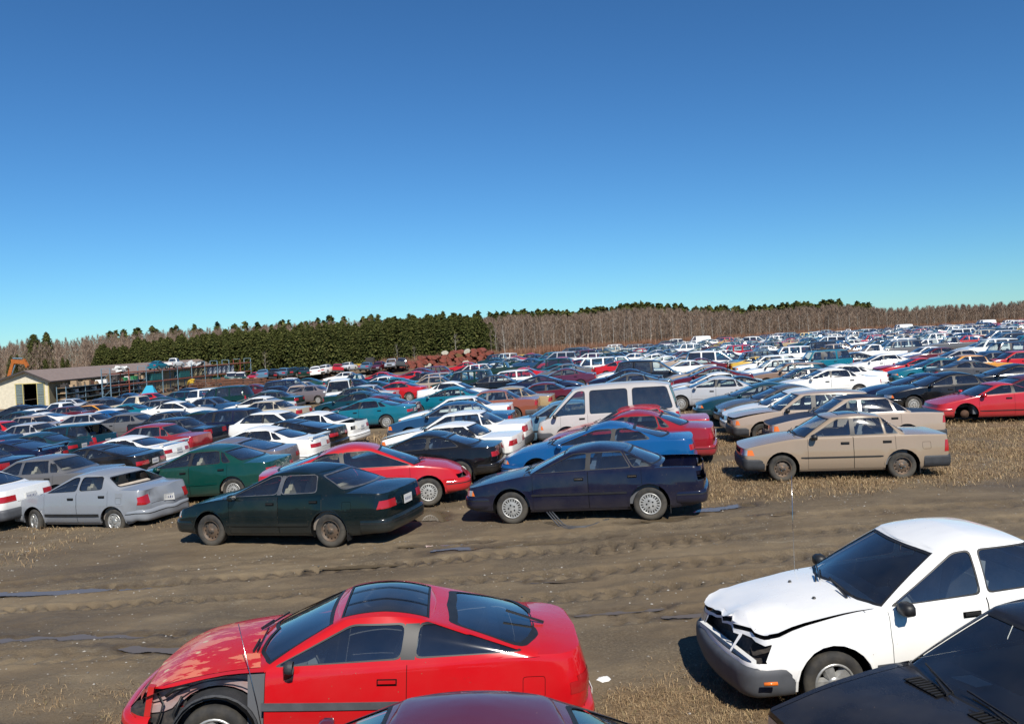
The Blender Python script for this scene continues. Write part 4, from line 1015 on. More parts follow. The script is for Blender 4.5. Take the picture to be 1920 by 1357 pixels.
park('blue', H_['blue'], 'blue_sedan', 'navy blue four-door sedan with its boot lid missing, at the edge of the track', 'car', (.004, .006, .024), 1.36, 16.1, 167)
park('tan', H_['tan'], 'tan_sedan', 'tan four-door sedan with black bumpers and a sunroof, nearest of the right-hand rows', 'car', (.30, .23, .165), 7.07, 18.2, 172, rims=['steel', 'steel', 'steel', 'steel'])
park('green', H_['green'], 'dark_green_sedan', 'green-black four-door sedan on bare steel wheels beside the muddy track', 'car', 'cg', -4.27, 16.05, 161)
park('silver', H_['silver'], 'silver_sedan', 'small silver sedan with a crumpled tail and no rear window', 'car', (.23, .25, .28), -9.8, 19.4, 160, steer=-16, dz=-.12)
park('left_white', dict(M['round_sedan'], bumper='grey'), 'white_sedan', 'white sedan with only its tail in view at the left edge', 'car', 'wh', -13.75, 20.1, 166)
park('cavalier', H_['cavalier'], 'red_coupe', 'red two-door coupe facing right with an empty headlight socket', 'car', 'rd', -3.36, 18.5, 6, dz=.04)
park('nx', H_['nx'], 'red_hatchback', 'red hatchback with glass roof panels, peeling hood and a stripped front wing', 'car', (.50, .006, .010), -1.53, 7.78, 184.5, dz=-.03, dt=-.060)
park('white', H_['white'], 'white_sedan', 'white four-door sedan with crumpled hood and grey bumper beside the track', 'car', (.84, .84, .82), 4.06, 8.42, 185, dz=.07, dt=.04, hood_up=2.2)
park('black', H_['black'], 'black_sedan', 'black sedan in the bottom right corner, cut off by the picture edge', 'car', (.008, .009, .013), 4.33, 6.40, 194, dz=-.20)
park('maroon', H_['maroon'], 'maroon_sedan', 'maroon sedan of which only the roof shows, in front of the red hatchback', 'car', (.10, .014, .030), -.66, 5.05, 183, dz=-.12, dt=-.045)
park('silver_van', H_['silver_van'], 'silver_van', 'silver and grey passenger van with a sloping nose, tallest in its row', 'van', (.50, .48, .46), 2.95, 25.6, 170, dz=.08)
park('mr2', H_['mr2'], 'red_sports_coupe', 'red two-seat sports coupe with a black wheel well at the right edge', 'car', (.45, .02, .028), 15.4, 26.6, 174, rims=[None, 'steel', 'steel', 'steel'])

def strip_nx():
    """what shows where the red hatchback's front wing is gone"""
    r = bpy.data.objects['red_hatchback']; T = TEMPL['nx']; ax_ = T.fx; Rw = T.P['Rw']
    mb = MB(); vs = []; n = 14                                        # inner wing, bare grey metal with pressed ridges
    for k in range(n + 1):
        x = .80 + 1.02 * k / n; zt = T.deckz(x, .66) - .035; zl = max(Rw + .40 * math.sin(math.acos(max(-1, min(1, (x - ax_) / .42)))) if abs(x - ax_) < .42 else .42, .40)
        zl = min(zl, zt - .05); h = zt - zl
        for f, y in ((0, .62), (.18, .62), (.24, .645), (.5, .65), (.56, .615), (.62, .65), (.9, .655), (.95, .70), (1.0, .73)): vs.append((x, y, zl + h * f))
    mb.faces(vs, [(9 * k + j, 9 * k + j + 1, 9 * k + j + 10, 9 * k + j + 9) for k in range(n) for j in range(8)], 'bare_metal', False)
    mb.build('inner_wing', r)
    mb = MB(); vs = []; n = 18                                        # plastic arch liner
    for k in range(n + 1):
        a = math.pi * (-.10 + 1.16 * k / n); ro = .375
        for rad, y in ((ro, .58), (ro, .76), (ro - .035, .775), (ro - .04, .58)): vs.append((ax_ + rad * math.cos(a), y, Rw + rad * math.sin(a)))
    mb.faces(vs, [(4 * k + j, 4 * k + j + 1, 4 * k + j + 5, 4 * k + j + 4) for k in range(n) for j in range(3)], 'bumper_black', False); mb.build('wheel_arch_liner', r)
    mb = MB()
    mb.box((1.80, .66, .46), (.05, .06, .52), 'car_paint', Matrix.Rotation(R(-8), 3, 'Y')); mb.box((1.66, .60, .40), (.30, .04, .22), 'car_paint'); mb.build('radiator_support', r, (.45, .02, .02))
    mb = MB(); mb.box((.84, .70, .50), (.07, .05, .62), 'car_paint'); mb.box((.90, .66, .60), (.10, .04, .34), 'bare_metal'); mb.build('door_post', r, (.45, .02, .02))
    mb = MB()
    mb.box((1.62, .55, .58), (.24, .08, .22), 'engine_dark'); mb.tube([(1.52, .66, .62), (1.58, .69, .48), (1.55, .68, .36), (1.62, .67, .30), (1.70, .66, .33)], .012, 5, 'black_trim')
    mb.tube([(1.72, .67, .66), (1.66, .70, .58), (1.70, .69, .44), (1.76, .68, .28), (1.73, .66, .20)], .010, 5, 'black_trim'); mb.tube([(1.45, .69, .72), (1.56, .71, .70), (1.64, .70, .64)], .014, 5, 'black_trim')
    mb.box((1.60, .45, .22), (.55, .5, .06), 'underbody'); mb.build('wiring', r)
    mb = MB(); mb.tube([(1.78 + .045 * math.cos(t), .66, .17 + .045 * math.sin(t)) for t in [k * math.pi / 6 for k in range(12)]], .014, 6, 'rust', closed=True); mb.build('tow_eye', r)
    mb = MB(); b0 = Vector((.62, .77, .83)); mb.bar(b0, b0 + Vector((-.02, .06, .08)), .06, .08, 'black_trim'); mb.lathe([(.055, -.03), (.06, .0), (.05, .035), (0, .036)], 10, 'bumper_black', 'x', tuple(b0 + Vector((-.04, .10, .10)))); mb.build('side_mirror', r)
    mb = MB(); mb.tube([(.78, .80, .20), (.86, .79, .60), (1.02, .785, 1.28)], .0035, 4, 'chrome'); mb.build('antenna', r)
    mb = MB(); mb.bar((-1.66, .10, 1.035), (-1.30, .05, 1.135), .022, .018, 'black_trim'); mb.build('rear_wiper', r)
strip_nx()

def white_bits():
    r = bpy.data.objects['white_sedan.001'] if bpy.data.objects['white_sedan'].get('label', '').startswith('white sedan with only') else bpy.data.objects['white_sedan']
    mb = MB(); mb.tube([(.98, -.66, .88), (.96, -.665, 1.40), (.93, -.67, 1.95)], .0035, 4, 'chrome'); mb.build('antenna', r)
    for y in (.28, -.28): mb = MB(); mb.lathe([(.02, 0), (.015, .02), (0, .025)], 8, 'black_trim', 'z', (1.20, y, .915)); mb.build('washer_nozzle', r)
    mb = MB(); mb.tube([(1.98, .855, .40), (1.86, .875, .40)], .018, 6, 'amber'); mb.build('side_marker', r)
    mb = MB(); mb.box((2.06, .12, .53), (.05, 1.15, .05), 'white_trim', Matrix.Rotation(R(6), 3, 'Z')); mb.build('bumper_beam', r)
mat('white_trim', (.7, .7, .68), .5)
white_bits()
def black_bits():
    r = bpy.data.objects['black_sedan']; T = TEMPL['black']
    for y in (.33, -.33):
        mb = MB(); z = T.deckz(1.16, y) + .006; mb.box((1.12, y, z), (.15, .36, .006), 'gap')
        for k in range(9): mb.box((1.12, y - .16 + k * .04, z + .005), (.15, .012, .006), 'black_trim')
        mb.build('cowl_grille', r)
    mb = MB(); mb.face([(.70, -.34, .955), (.86, -.38, .945), (.84, -.14, .955), (.70, -.12, .965)], 'plate_white'); mb.build('paper_sheet', r)
    tag(r.children[-1], 'pale paper sheet lying on the dashboard')
black_bits()
# ------------------------------------------------------------------ the ground
rng = np.random.default_rng(11)
_LAT = rng.random((256, 256))
def vnoise(x, y, s, seed=0):
    x = np.asarray(x) * s + seed * 17.3; y = np.asarray(y) * s + seed * 9.1
    xi = np.floor(x).astype(int); yi = np.floor(y).astype(int); fx = x - xi; fy = y - yi
    fx = fx * fx * (3 - 2 * fx); fy = fy * fy * (3 - 2 * fy)
    g = lambda a, b: _LAT[a % 256, b % 256]
    return (g(xi, yi) * (1 - fx) + g(xi + 1, yi) * fx) * (1 - fy) + (g(xi, yi + 1) * (1 - fx) + g(xi + 1, yi + 1) * fx) * fy
def fbm(x, y, s, o=4, seed=0): return sum(vnoise(x, y, s * 2 ** k, seed + k) * .5 ** k for k in range(o)) / sum(.5 ** k for k in range(o))
def np_ground(X, Y):
    ss = lambda a, b, v: (lambda t: t * t * (3 - 2 * t))(np.clip((v - a) / (b - a), 0, 1))
    k = ss(9, 14, Y); Z = .034 * np.clip(X, -62, 6) * k + .02 * k
    Z = Z + np.where(X > 6, .0090 * (X - 6) * k * ss(30, 150, Y), 0) + np.where(X < -62, .004 * (X + 62) * k, 0) - .10 * (1 - k)
    return Z
# ruts: (y at x=0, slope, x from, x to, width, lug depth, lug step)
RUTS = [(13.35, .016, -14, 3.5, .46, .060, .30), (12.2, -.004, -14, 16, .42, .048, .32), (11.25, .10, 0, 16, .44, .046, .30), (13.0, .055, 1, 16, .42, .036, .30),
        (10.2, .16, 1, 16, .45, .020, .30), (14.3, .03, -13, 16, .5, .012, .33), (9.7, -.03, -14, -1, .5, .015, .31)]
# puddles: x, y, length, width, turn
POOLS = [(-6.8, 13.15, 2.3, .13, 0), (-2.4, 13.36, 1.0, .07, .02), (-6.4, 10.75, 1.9, .13, -.05), (-4.6, 10.1, .7, .09, -.22), (-1.88, 16.95, .42, .48, 0), (3.9, 15.6, .55, .16, .3),
         (1.3, 10.6, .5, .07, .1), (2.3, 10.35, .45, .08, .05), (2.9, 9.8, .35, .10, .2), (.6, 11.9, .4, .06, .0), (.1, 13.95, 1.1, .13, .05), (4.6, 14.7, .3, .10, 0), (-3.6, 8.35, .22, .5, .4), (2.6, 15.0, .5, .12, .1), (-1.4, 14.4, .6, .07, 0)]
def ground_detail(X, Y):
    Z = np_ground(X, Y)
    near = np.clip(1 - (Y - 22) / 10, 0, 1) * np.clip(1 - (np.abs(X) - 14) / 8, 0, 1)
    Z += near * ((fbm(X, Y, .8, 3, 1) - .5) * .08 + (fbm(X, Y, 5, 4, 5) - .5) * .045)
    lane = np.exp(-((Y - 12.3 - .03 * X) / 2.4) ** 4)
    Z += near * lane * (vnoise(X * .25, Y, 3.0, 4) - .5) * .045
    rut_shade = np.zeros_like(X)
    for (y0, sl, xa, xb, wd, dep, st) in RUTS:
        yc = y0 + sl * X + .10 * np.sin(X * .35 + y0); v = (Y - yc) / (wd / 2)
        prof = np.clip(1 - v ** 4, 0, 1) * (X > xa) * (X < xb)
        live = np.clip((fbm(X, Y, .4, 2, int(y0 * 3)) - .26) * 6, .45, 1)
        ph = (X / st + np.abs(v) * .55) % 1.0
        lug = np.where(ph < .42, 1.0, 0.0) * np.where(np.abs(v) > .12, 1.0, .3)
        rut_shade = np.maximum(rut_shade, prof * live * (.25 + .45 * lug) * (dep > .018))  # shade painted into rut and lug recesses, along with damp mud
        Z += -prof * (.012 + 1.7 * dep * live * lug) + .012 * np.exp(-((np.abs(v) - 1.15) / .25) ** 2) * (X > xa) * (X < xb) * live
    wet = rut_shade; lv = []
    for i, (px_, py_, a, b, t) in enumerate(POOLS):
        c, s_ = math.cos(t), math.sin(t); u = ((X - px_) * c + (Y - py_) * s_) / a; v = (-(X - px_) * s_ + (Y - py_) * c) / b
        d = np.hypot(u, v) + (fbm(X, Y, 3.5, 4, 30 + i) - .5) * 1.9
        m = np.clip((1.15 - d) / .35, 0, 1); m = m * m * (3 - 2 * m)
        z0 = ground_z(px_, py_) - .012; lv.append(z0)
        Z = Z * (1 - m) + (z0 - .022) * m + 0
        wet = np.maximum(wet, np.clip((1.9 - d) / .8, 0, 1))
    return Z, wet, lv
def grass_mask(X, Y):
    n = fbm(X, Y, .45, 3, 50); f = fbm(X, Y, 2.0, 2, 60)
    lane = np.clip(np.abs(Y - 12.4 - .055 * X) / 1.0 - 3.3, 0, 1)       # none in the lane
    near = np.clip((9.35 - Y - .05 * np.abs(X + 3)) * 1.1, 0, 1)
    row = np.clip((Y - 15.2 - .05 * X) / 1.2, 0, 1)
    bare = np.clip(1.2 - np.abs(X + 4.5) / 6, 0, 1) * np.clip(1 - (Y - 17) / 2, 0, 1) * .8
    side = row * (.45 + .55 * np.clip((X + 1) / 5, 0, 1))
    return np.clip((n * .6 + f * .4 + .13 * near + .09 * side - .42) * 4, 0, 1) * np.maximum(near, side - bare * row).clip(0, 1)

ax_x = np.concatenate([np.linspace(-1100, -80, 22), np.linspace(-72, -13, 34), np.arange(-12.4, 15.4, .047), np.linspace(16, 80, 30), np.linspace(95, 1100, 24)])
ax_y = np.concatenate([np.linspace(-60, 3.5, 8), np.arange(4.6, 9.6, .075), np.arange(9.6, 15.0, .042), np.arange(15.0, 24, .085), np.linspace(24.4, 60, 60), np.linspace(62, 260, 66), np.linspace(290, 2500, 24)])
X, Y = np.meshgrid(ax_x, ax_y, indexing='ij')
Z, WET_SHADE, LV = ground_detail(X, Y); GR = grass_mask(X, Y)
far_gr = np.clip((Y - 21) / 6, 0, 1) * np.clip((fbm(X, Y, .22, 3, 70) - .32) * 4, 0, 1)
GR2 = np.maximum(GR, far_gr); GR2 = np.maximum(GR2, np.clip((Y - 215) / 30, 0, 1))
n0, n1 = X.shape
me = bpy.data.meshes.new('ground')
me.vertices.add(n0 * n1); me.vertices.foreach_set('co', np.stack([X, Y, Z], 2).reshape(-1).astype(np.float32))
I = (np.arange(n0 - 1)[:, None] * n1 + np.arange(n1 - 1)[None, :]).reshape(-1)
Q = np.stack([I, I + n1, I + n1 + 1, I + 1], 1).astype(np.int32)
me.loops.add(Q.size); me.loops.foreach_set('vertex_index', Q.reshape(-1)); me.polygons.add(len(Q))
me.polygons.foreach_set('loop_start', np.arange(len(Q), dtype=np.int32) * 4)
me.update(); me.polygons.foreach_set('use_smooth', np.ones(len(Q), bool))
for nm, A in (('wet', WET_SHADE), ('straw', GR2)):
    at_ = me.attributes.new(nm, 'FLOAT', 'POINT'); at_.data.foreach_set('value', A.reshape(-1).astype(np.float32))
m = bpy.data.materials.new('yard_mud'); m.use_nodes = True; MAT['yard_mud'] = m
n = m.node_tree.nodes; l = m.node_tree.links; b = n['Principled BSDF']
def N(t, **k):
    q = n.new(t)
    for a, v in k.items(): setattr(q, a, v)
    return q
tc = N('ShaderNodeTexCoord')
def nzt(scale, det=6, rough=.6, sx=1):
    q = N('ShaderNodeTexNoise'); q.inputs['Scale'].default_value = scale; q.inputs['Detail'].default_value = det; q.inputs['Roughness'].default_value = rough
    mp = N('ShaderNodeMapping'); mp.inputs['Scale'].default_value = (sx, 1, 1); l.new(tc.outputs['Object'], mp.inputs[0]); l.new(mp.outputs[0], q.inputs['Vector']); return q.outputs['Fac']
def ramp(src, stops):
    r = N('ShaderNodeValToRGB'); l.new(src, r.inputs[0]); e = r.color_ramp.elements
    while len(e) < len(stops): e.new(.5)
    for k, (p, c) in enumerate(stops): e[k].position = p; e[k].color = (*c, 1)
    return r.outputs[0]
def mixc(f, a, b_):
    q = N('ShaderNodeMix', data_type='RGBA')
    for i, v in ((0, f), (6, a), (7, b_)):
        if hasattr(v, 'is_linked'): l.new(v, q.inputs[i])
        elif i == 0: q.inputs[0].default_value = v
        else: q.inputs[i].default_value = (*v, 1)
    return q.outputs[2]
def mt_(op, a, b_, c=None, clamp=False):
    q = N('ShaderNodeMath', operation=op, use_clamp=clamp)
    for i, v in enumerate((a, b_, c)):
        if v is None: continue
        if hasattr(v, 'is_linked'): l.new(v, q.inputs[i])
        else: q.inputs[i].default_value = v
    return q.outputs[0]
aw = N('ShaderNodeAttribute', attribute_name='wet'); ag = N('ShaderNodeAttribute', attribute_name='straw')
mud = ramp(nzt(.9, 8, .65, .35), [(.30, (.088, .061, .033)), (.5, (.150, .110, .064)), (.72, (.235, .180, .108))])
grav = ramp(nzt(34, 4, .8), [(.42, (.050, .038, .024)), (.55, (.125, .098, .064)), (.72, (.25, .215, .16))])
c1 = mixc(mt_('MULTIPLY', ramp(nzt(.6, 5), [(.40, (0, 0, 0)), (.62, (1, 1, 1))]), .55), mud, grav)
dry = ramp(nzt(3.2, 8, .75, .22), [(.60, (0, 0, 0)), (.68, (1, 1, 1))])
c1 = mixc(mt_('MULTIPLY', dry, .45), c1, (.27, .235, .17))
vo = N('ShaderNodeTexVoronoi'); vo.inputs['Scale'].default_value = 9; l.new(tc.outputs['Object'], vo.inputs['Vector'])
stone = mt_('MULTIPLY', mt_('LESS_THAN', vo.outputs['Distance'], .085), mt_('GREATER_THAN', nzt(1.3, 3), .50))
c1 = mixc(stone, c1, (.38, .36, .32))
straw = ramp(nzt(11, 8, .8, .6), [(.30, (.075, .048, .024)), (.5, (.17, .115, .060)), (.70, (.32, .23, .125))])
c1 = mixc(mt_('MULTIPLY', ag.outputs['Fac'], .85), c1, straw)
wet_shade_f = mt_('MULTIPLY', aw.outputs['Fac'], .75, clamp=True)  # puddle damp plus the recess shade painted into the ruts
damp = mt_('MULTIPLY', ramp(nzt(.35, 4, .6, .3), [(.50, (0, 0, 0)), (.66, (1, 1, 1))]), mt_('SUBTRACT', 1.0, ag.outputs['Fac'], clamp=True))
wet_shade_f = mt_('MAXIMUM', wet_shade_f, mt_('MULTIPLY', damp, .45))
c1 = mixc(wet_shade_f, c1, (.055, .040, .025))
l.new(c1, b.inputs['Base Color']); l.new(mt_('SUBTRACT', .92, mt_('MULTIPLY', wet_shade_f, .55)), b.inputs['Roughness'])
bp = N('ShaderNodeBump'); bp.inputs['Strength'].default_value = .8; bp.inputs['Distance'].default_value = .035
hh = mt_('ADD', mt_('MULTIPLY', nzt(16, 7, .75), .7), mt_('MULTIPLY', nzt(70, 3), .3)); l.new(hh, bp.inputs['Height']); l.new(bp.outputs[0], b.inputs['Normal'])
me.materials.append(m); g_ = link('ground', me); tag(g_, kind='structure')

wm = bpy.data.materials.new('muddy_water'); wm.use_nodes = True; MAT['muddy_water'] = wm
b = wm.node_tree.nodes['Principled BSDF']; b.inputs['Base Color'].default_value = (.125, .095, .060, 1); b.inputs['Roughness'].default_value = .07; b.inputs['IOR'].default_value = 1.33
nn = wm.node_tree.nodes.new('ShaderNodeTexNoise'); nn.inputs['Scale'].default_value = 7; bb = wm.node_tree.nodes.new('ShaderNodeBump'); bb.inputs['Strength'].default_value = .05; bb.inputs['Distance'].default_value = .01
wm.node_tree.links.new(nn.outputs['Fac'], bb.inputs['Height']); wm.node_tree.links.new(bb.outputs[0], b.inputs['Normal'])
for i, ((px_, py_, a, b_, t), z0) in enumerate(zip(POOLS, LV)):
    nu, nv_ = 90, 40; U, V_ = np.meshgrid(np.linspace(-1.9, 1.9, nu), np.linspace(-1.9, 1.9, nv_), indexing='ij'); c, s_ = math.cos(t), math.sin(t)
    XX, YY = px_ + U * a * c - V_ * b_ * s_, py_ + U * a * s_ + V_ * b_ * c
    d = np.hypot(U, V_) + (fbm(XX, YY, 3.5, 4, 30 + i) - .5) * 1.9; ok = np.clip((1.15 - d) / .35, 0, 1) > .30
    mb = MB(); vs = np.stack([XX, YY, np.full_like(XX, z0)], 2).reshape(-1, 3).tolist()
    fs = [(p * nv_ + q, (p + 1) * nv_ + q, (p + 1) * nv_ + q + 1, p * nv_ + q + 1) for p in range(nu - 1) for q in range(nv_ - 1) if ok[p, q] and ok[p + 1, q] and ok[p + 1, q + 1] and ok[p, q + 1]]
    if fs:
        mb.faces(vs, fs, 'muddy_water'); o = mb.build('puddle'); bmm = bmesh.new(); bmm.from_mesh(o.data); bmesh.ops.delete(bmm, geom=[v for v in bmm.verts if not v.link_faces], context='VERTS'); bmm.to_mesh(o.data); bmm.free(); tag(o, kind='structure')

# ---- dry grass, pebbles
def blade_field(name, x0, x1, y0, y1, count, hmin, hmax, wdt, maskf, seed):
    r = np.random.default_rng(seed)
    x = r.uniform(x0, x1, count); y = r.uniform(y0, y1, count); k = r.random(count) < maskf(x, y); x, y = x[k], y[k]
    z = ground_detail(x, y)[0] - .01; c = len(x)
    h = r.uniform(hmin, hmax, c) * (.5 + fbm(x, y, 1.3, 2, 90)); a = r.uniform(0, 2 * np.pi, c); bend = r.uniform(.8, 2.6, c); wd = r.uniform(.6, 1.2, c) * wdt
    dx, dy = np.cos(a), np.sin(a); sx, sy = -dy * wd / 2, dx * wd / 2
    V = np.zeros((c, 5, 3)); P0 = np.stack([x, y, z], 1); W_ = np.stack([sx, sy, sx * 0], 1)
    P1 = P0 + np.stack([dx * h * .28 * bend, dy * h * .28 * bend, h * .62], 1); P2 = P0 + np.stack([dx * h * .85 * bend, dy * h * .85 * bend, h * (1.05 - .30 * bend)], 1)
    V[:, 0] = P0 - W_; V[:, 1] = P0 + W_; V[:, 2] = P1 + W_ * .8; V[:, 3] = P1 - W_ * .8; V[:, 4] = P2
    me = bpy.data.meshes.new(name); me.vertices.add(c * 5); me.vertices.foreach_set('co', V.reshape(-1).astype(np.float32))
    b0 = np.arange(c)[:, None] * 5; L_ = np.concatenate([b0 + np.array([[0, 1, 2, 3]]), b0 + np.array([[3, 2, 4]])], 1).reshape(-1).astype(np.int32)
    me.loops.add(len(L_)); me.loops.foreach_set('vertex_index', L_); me.polygons.add(c * 2)
    me.polygons.foreach_set('loop_start', (np.arange(c)[:, None] * 7 + np.array([[0, 4]])).reshape(-1).astype(np.int32)); me.update()
    me.materials.append(MAT['dry_grass']); o = link(name, me); return o
def island_mat(name, stops, rough=.8, trans=0., spec=.3):
    m = bpy.data.materials.new(name); m.use_nodes = True; MAT[name] = m; n = m.node_tree.nodes; l = m.node_tree.links; b = n['Principled BSDF']
    g = n.new('ShaderNodeNewGeometry'); r = n.new('ShaderNodeValToRGB'); l.new(g.outputs['Random Per Island'], r.inputs[0]); e = r.color_ramp.elements
    while len(e) < len(stops): e.new(.5)
    for k, (p, c) in enumerate(stops): e[k].position = p; e[k].color = (*c, 1)
    l.new(r.outputs[0], b.inputs['Base Color']); b.inputs['Roughness'].default_value = rough; b.inputs['Specular IOR Level'].default_value = spec
    return m
island_mat('dry_grass', [(0, (.13, .082, .040)), (.3, (.25, .162, .083)), (.65, (.38, .262, .140)), (.9, (.50, .38, .22)), (1, (.14, .13, .05))])
g1 = blade_field('grass', -9, 14, 4.9, 9.2, 260000, .025, .075, .005, grass_mask, 3)
tag(g1, 'flattened straw-coloured grass in front of the track', 'grass', kind='stuff')
g2 = blade_field('grass', -13, 20, 15, 27, 240000, .035, .125, .0085, grass_mask, 4)
tag(g2, 'dry straw-coloured grass growing among the first row of cars', 'grass', kind='stuff')
g3 = blade_field('grass', -25, 40, 25, 62, 70000, .07, .24, .025, lambda x, y: np.clip((fbm(x, y, .22, 3, 70) - .36) * 4, 0, 1), 5)
tag(g3, 'dry grass between the rows farther back', 'grass', kind='stuff')
island_mat('pebble', [(0, (.10, .09, .08)), (.5, (.24, .22, .19)), (.9, (.33, .31, .28)), (1, (.50, .48, .44))], .8)
def pebbles(count, seed):
    r = np.random.default_rng(seed); x = r.uniform(-12, 15, count); y = r.uniform(6, 20, count); k = (fbm(x, y, .8, 2, 33) > r.uniform(.3, .75, count)); x, y = x[k], y[k]
    z = ground_detail(x, y)[0]; mb = MB()
    for i in range(len(x)):
        s_ = random.choice((.005, .007, .009, .011, .017)) * (1 + .02 * y[i]); a = random.random() * 6
        vs = [(x[i] + s_ * math.cos(a + q * 1.57) * random.uniform(.7, 1.4), y[i] + s_ * math.sin(a + q * 1.57) * random.uniform(.7, 1.4), z[i] + s_ * .15) for q in range(4)] + [(x[i], y[i], z[i] + s_ * .8)]
        mb.faces(vs, [(0, 1, 4), (1, 2, 4), (2, 3, 4), (3, 0, 4)], 'pebble')
    tag(mb.build('gravel'), 'loose pebbles scattered over the muddy track', 'gravel', kind='stuff')
pebbles(6500, 8)
# ------------------------------------------------------------------ the rows of cars: pixel of the roof's middle in the photograph, kind, colour, what is special
ROWS = """
88 850 boxy_sedan gy
373 845 round_sedan em
169 834 fastback bk
431 822 fastback pg
808 805 coupe bk
15 824 fastback nv spoiler
-32 838 boxy_sedan nv
221 816 coupe wh spoiler
74 810 coupe dt
290 793 boxy_sedan cm
490 798 sleek_sedan wh spoiler
850 791 boxy_coupe wh
1140 788 coupe az
133 796 wagon dt noback
542 787 fastback bk
872 771 boxy_sedan wh
1197 771 round_sedan cm
325 784 boxy_sedan db
37 795 boxy_sedan si
140 779 boxy_sedan si
44 782 boxy_sedan tn
-20 800 round_sedan bl
1192 753 boxy_sedan rd
602 767 round_sedan wh nofront
498 775 hatchback wh flip
860 755 boxy_sedan bl
250 771 round_sedan gy
867 743 boxy_sedan wh
692 746 sleek_sedan tl
1610 742 two_tone tn
1066 748 boxy_sedan lb
7 787 hatchback rd
180 771 round_sedan az
29 772 round_sedan dt
91 770 fastback wh
62 766 boxy_coupe wh
333 767 boxy_sedan bk
380 769 round_sedan gn
461 761 wagon nv
206 766 boxy_coupe wh
1548 731 wagon tn
1503 726 round_sedan wh
1478 718 round_sedan dg
1438 714 round_sedan dt
710 741 coupe mr
676 734 sleek_sedan dt
490 755 boxy_sedan be
133 760 boxy_sedan mr
35 760 round_sedan db
250 755 coupe tl
169 757 boxy_coupe og
490 742 round_sedan wh
74 758 round_sedan bk
118 753 pickup wh
926 729 boxy_sedan ru
956 724 boxy_sedan go
855 724 round_sedan tl
672 726 boxy_sedan gn
1789 699 round_sedan bk
1023 714 boxy_coupe mr
1397 702 coupe bk
336 750 round_sedan wh
289 750 boxy_sedan gy
199 743 round_sedan bk
218 746 round_sedan db
177 749 round_sedan dg
387 745 boxy_sedan bl
558 722 round_sedan tn side-80
517 731 boxy_sedan gn
847 715 round_sedan wh
689 720 boxy_sedan si
309 743 round_sedan gn
253 741 pickup be
278 736 hatchback rd
633 711 minivan wh side-84
393 727 suv wh
432 724 minivan gn
590 721 round_sedan pg
346 733 wagon dt
1018 702 coupe nv
1346 705 round_sedan si
1740 698 coupe nv
1582 682 sleek_sedan wh
808 705 boxy_sedan tn
701 713 round_sedan dt
746 716 coupe rd
931 702 boxy_sedan bk
514 724 boxy_sedan nv
505 730 round_sedan gy
542 717 round_sedan dt
568 715 boxy_sedan be
1355 696 round_sedan wh
1179 690 round_sedan nv
1176 699 round_sedan dg
1340 688 round_sedan mr
1058 691 round_sedan pl
850 700 hatchback tl
820 699 wagon tn
797 698 round_sedan bk
1514 688 boxy_sedan dt
1535 688 round_sedan wh
779 695 coupe rd
788 690 round_sedan mr
885 696 suv gn
722 704 round_sedan wh
748 706 round_sedan tl
719 701 round_sedan bl
716 697 round_sedan rd
664 710 boxy_sedan nv
664 701 pickup dt
649 697 boxy_sedan wh
576 709 round_sedan em
543 708 hatchback wh
963 693 wagon wh
1324 683 round_sedan tn
982 688 coupe rd
1187 683 coupe wh
1046 681 coupe tl
1068 681 round_sedan gy
1501 678 wagon br
879 685 round_sedan nv
897 683 wagon wh
875 678 round_sedan rd
814 686 wagon mr
1154 677 coupe rd
1122 669 suv wh
1087 672 round_sedan nv
1043 672 minivan gn
996 672 round_sedan bl
941 678 pickup gn
993 664 wagon bk
934 665 suv dt
966 667 round_sedan rd
1285 674 boxy_coupe wh
1320 671 round_sedan mr
1201 674 minivan bk
1411 668 fastback yl
1470 672 wagon wh
1459 666 wagon wh
1248 666 round_sedan wh
1226 663 round_sedan wh
1657 663 round_sedan wh
1609 661 round_sedan db hoodup
1721 669 fastback rd
1762 670 round_sedan tl
1802 672 coupe dg
1904 679 coupe bk
1912 700 coupe mr
1863 658 round_sedan bl
1904 658 hatchback rd
1825 665 boxy_sedan og
1802 654 round_sedan si
1427 657 suv bk
1357 656 coupe wh
1328 657 round_sedan tl
1535 656 suv tl
1167 660 round_sedan nv
1157 668 boxy_sedan bl
1112 661 wagon wh
1053 669 boxy_sedan rd
1042 659 minivan tl
1055 658 minivan si
1100 655 minivan pl
1171 653 wagon cr
1233 655 round_sedan si
1293 661 boxy_sedan bk
1741 649 boxy_sedan wh
1762 650 boxy_sedan mr
1363 646 round_sedan wh
1436 648 boxy_sedan wh
1394 644 coupe rd
1613 646 boxy_sedan br
1636 646 pickup wh
1562 642 fastback wh
1694 639 suv gy
1782 632 pickup gy
1870 635 suv wh
1897 639 suv nv
1890 623 suv bl
"""
BODY = dict(two_tone='sedan with dark hood and roof', boxy_sedan='boxy sedan', round_sedan='rounded sedan', sleek_sedan='long sleek sedan', coupe='two-door coupe', boxy_coupe='square two-door coupe', fastback='sloping hatchback coupe', hatchback='small hatchback', wagon='station wagon',
            minivan='minivan', suv='sport utility wagon', pickup='pickup truck', cargo_van='cargo van')
CAT = dict(minivan='van', cargo_van='van', suv='car', pickup='pickup truck')
NAME = dict(minivan='minivan', cargo_van='cargo_van', suv='utility_wagon', pickup='pickup_truck', wagon='station_wagon', hatchback='hatchback', fastback='coupe', coupe='coupe', boxy_coupe='coupe')
placed = []      # (distance, x, y, label base, object)
occupied = [(1.36, 16.1), (7.07, 18.2), (-4.27, 16.05), (-9.8, 19.5), (-3.33, 18.5), (2.95, 25.6), (15.4, 26.6), (-13.75, 20.1)]
cars = []
rr = random.Random(5)
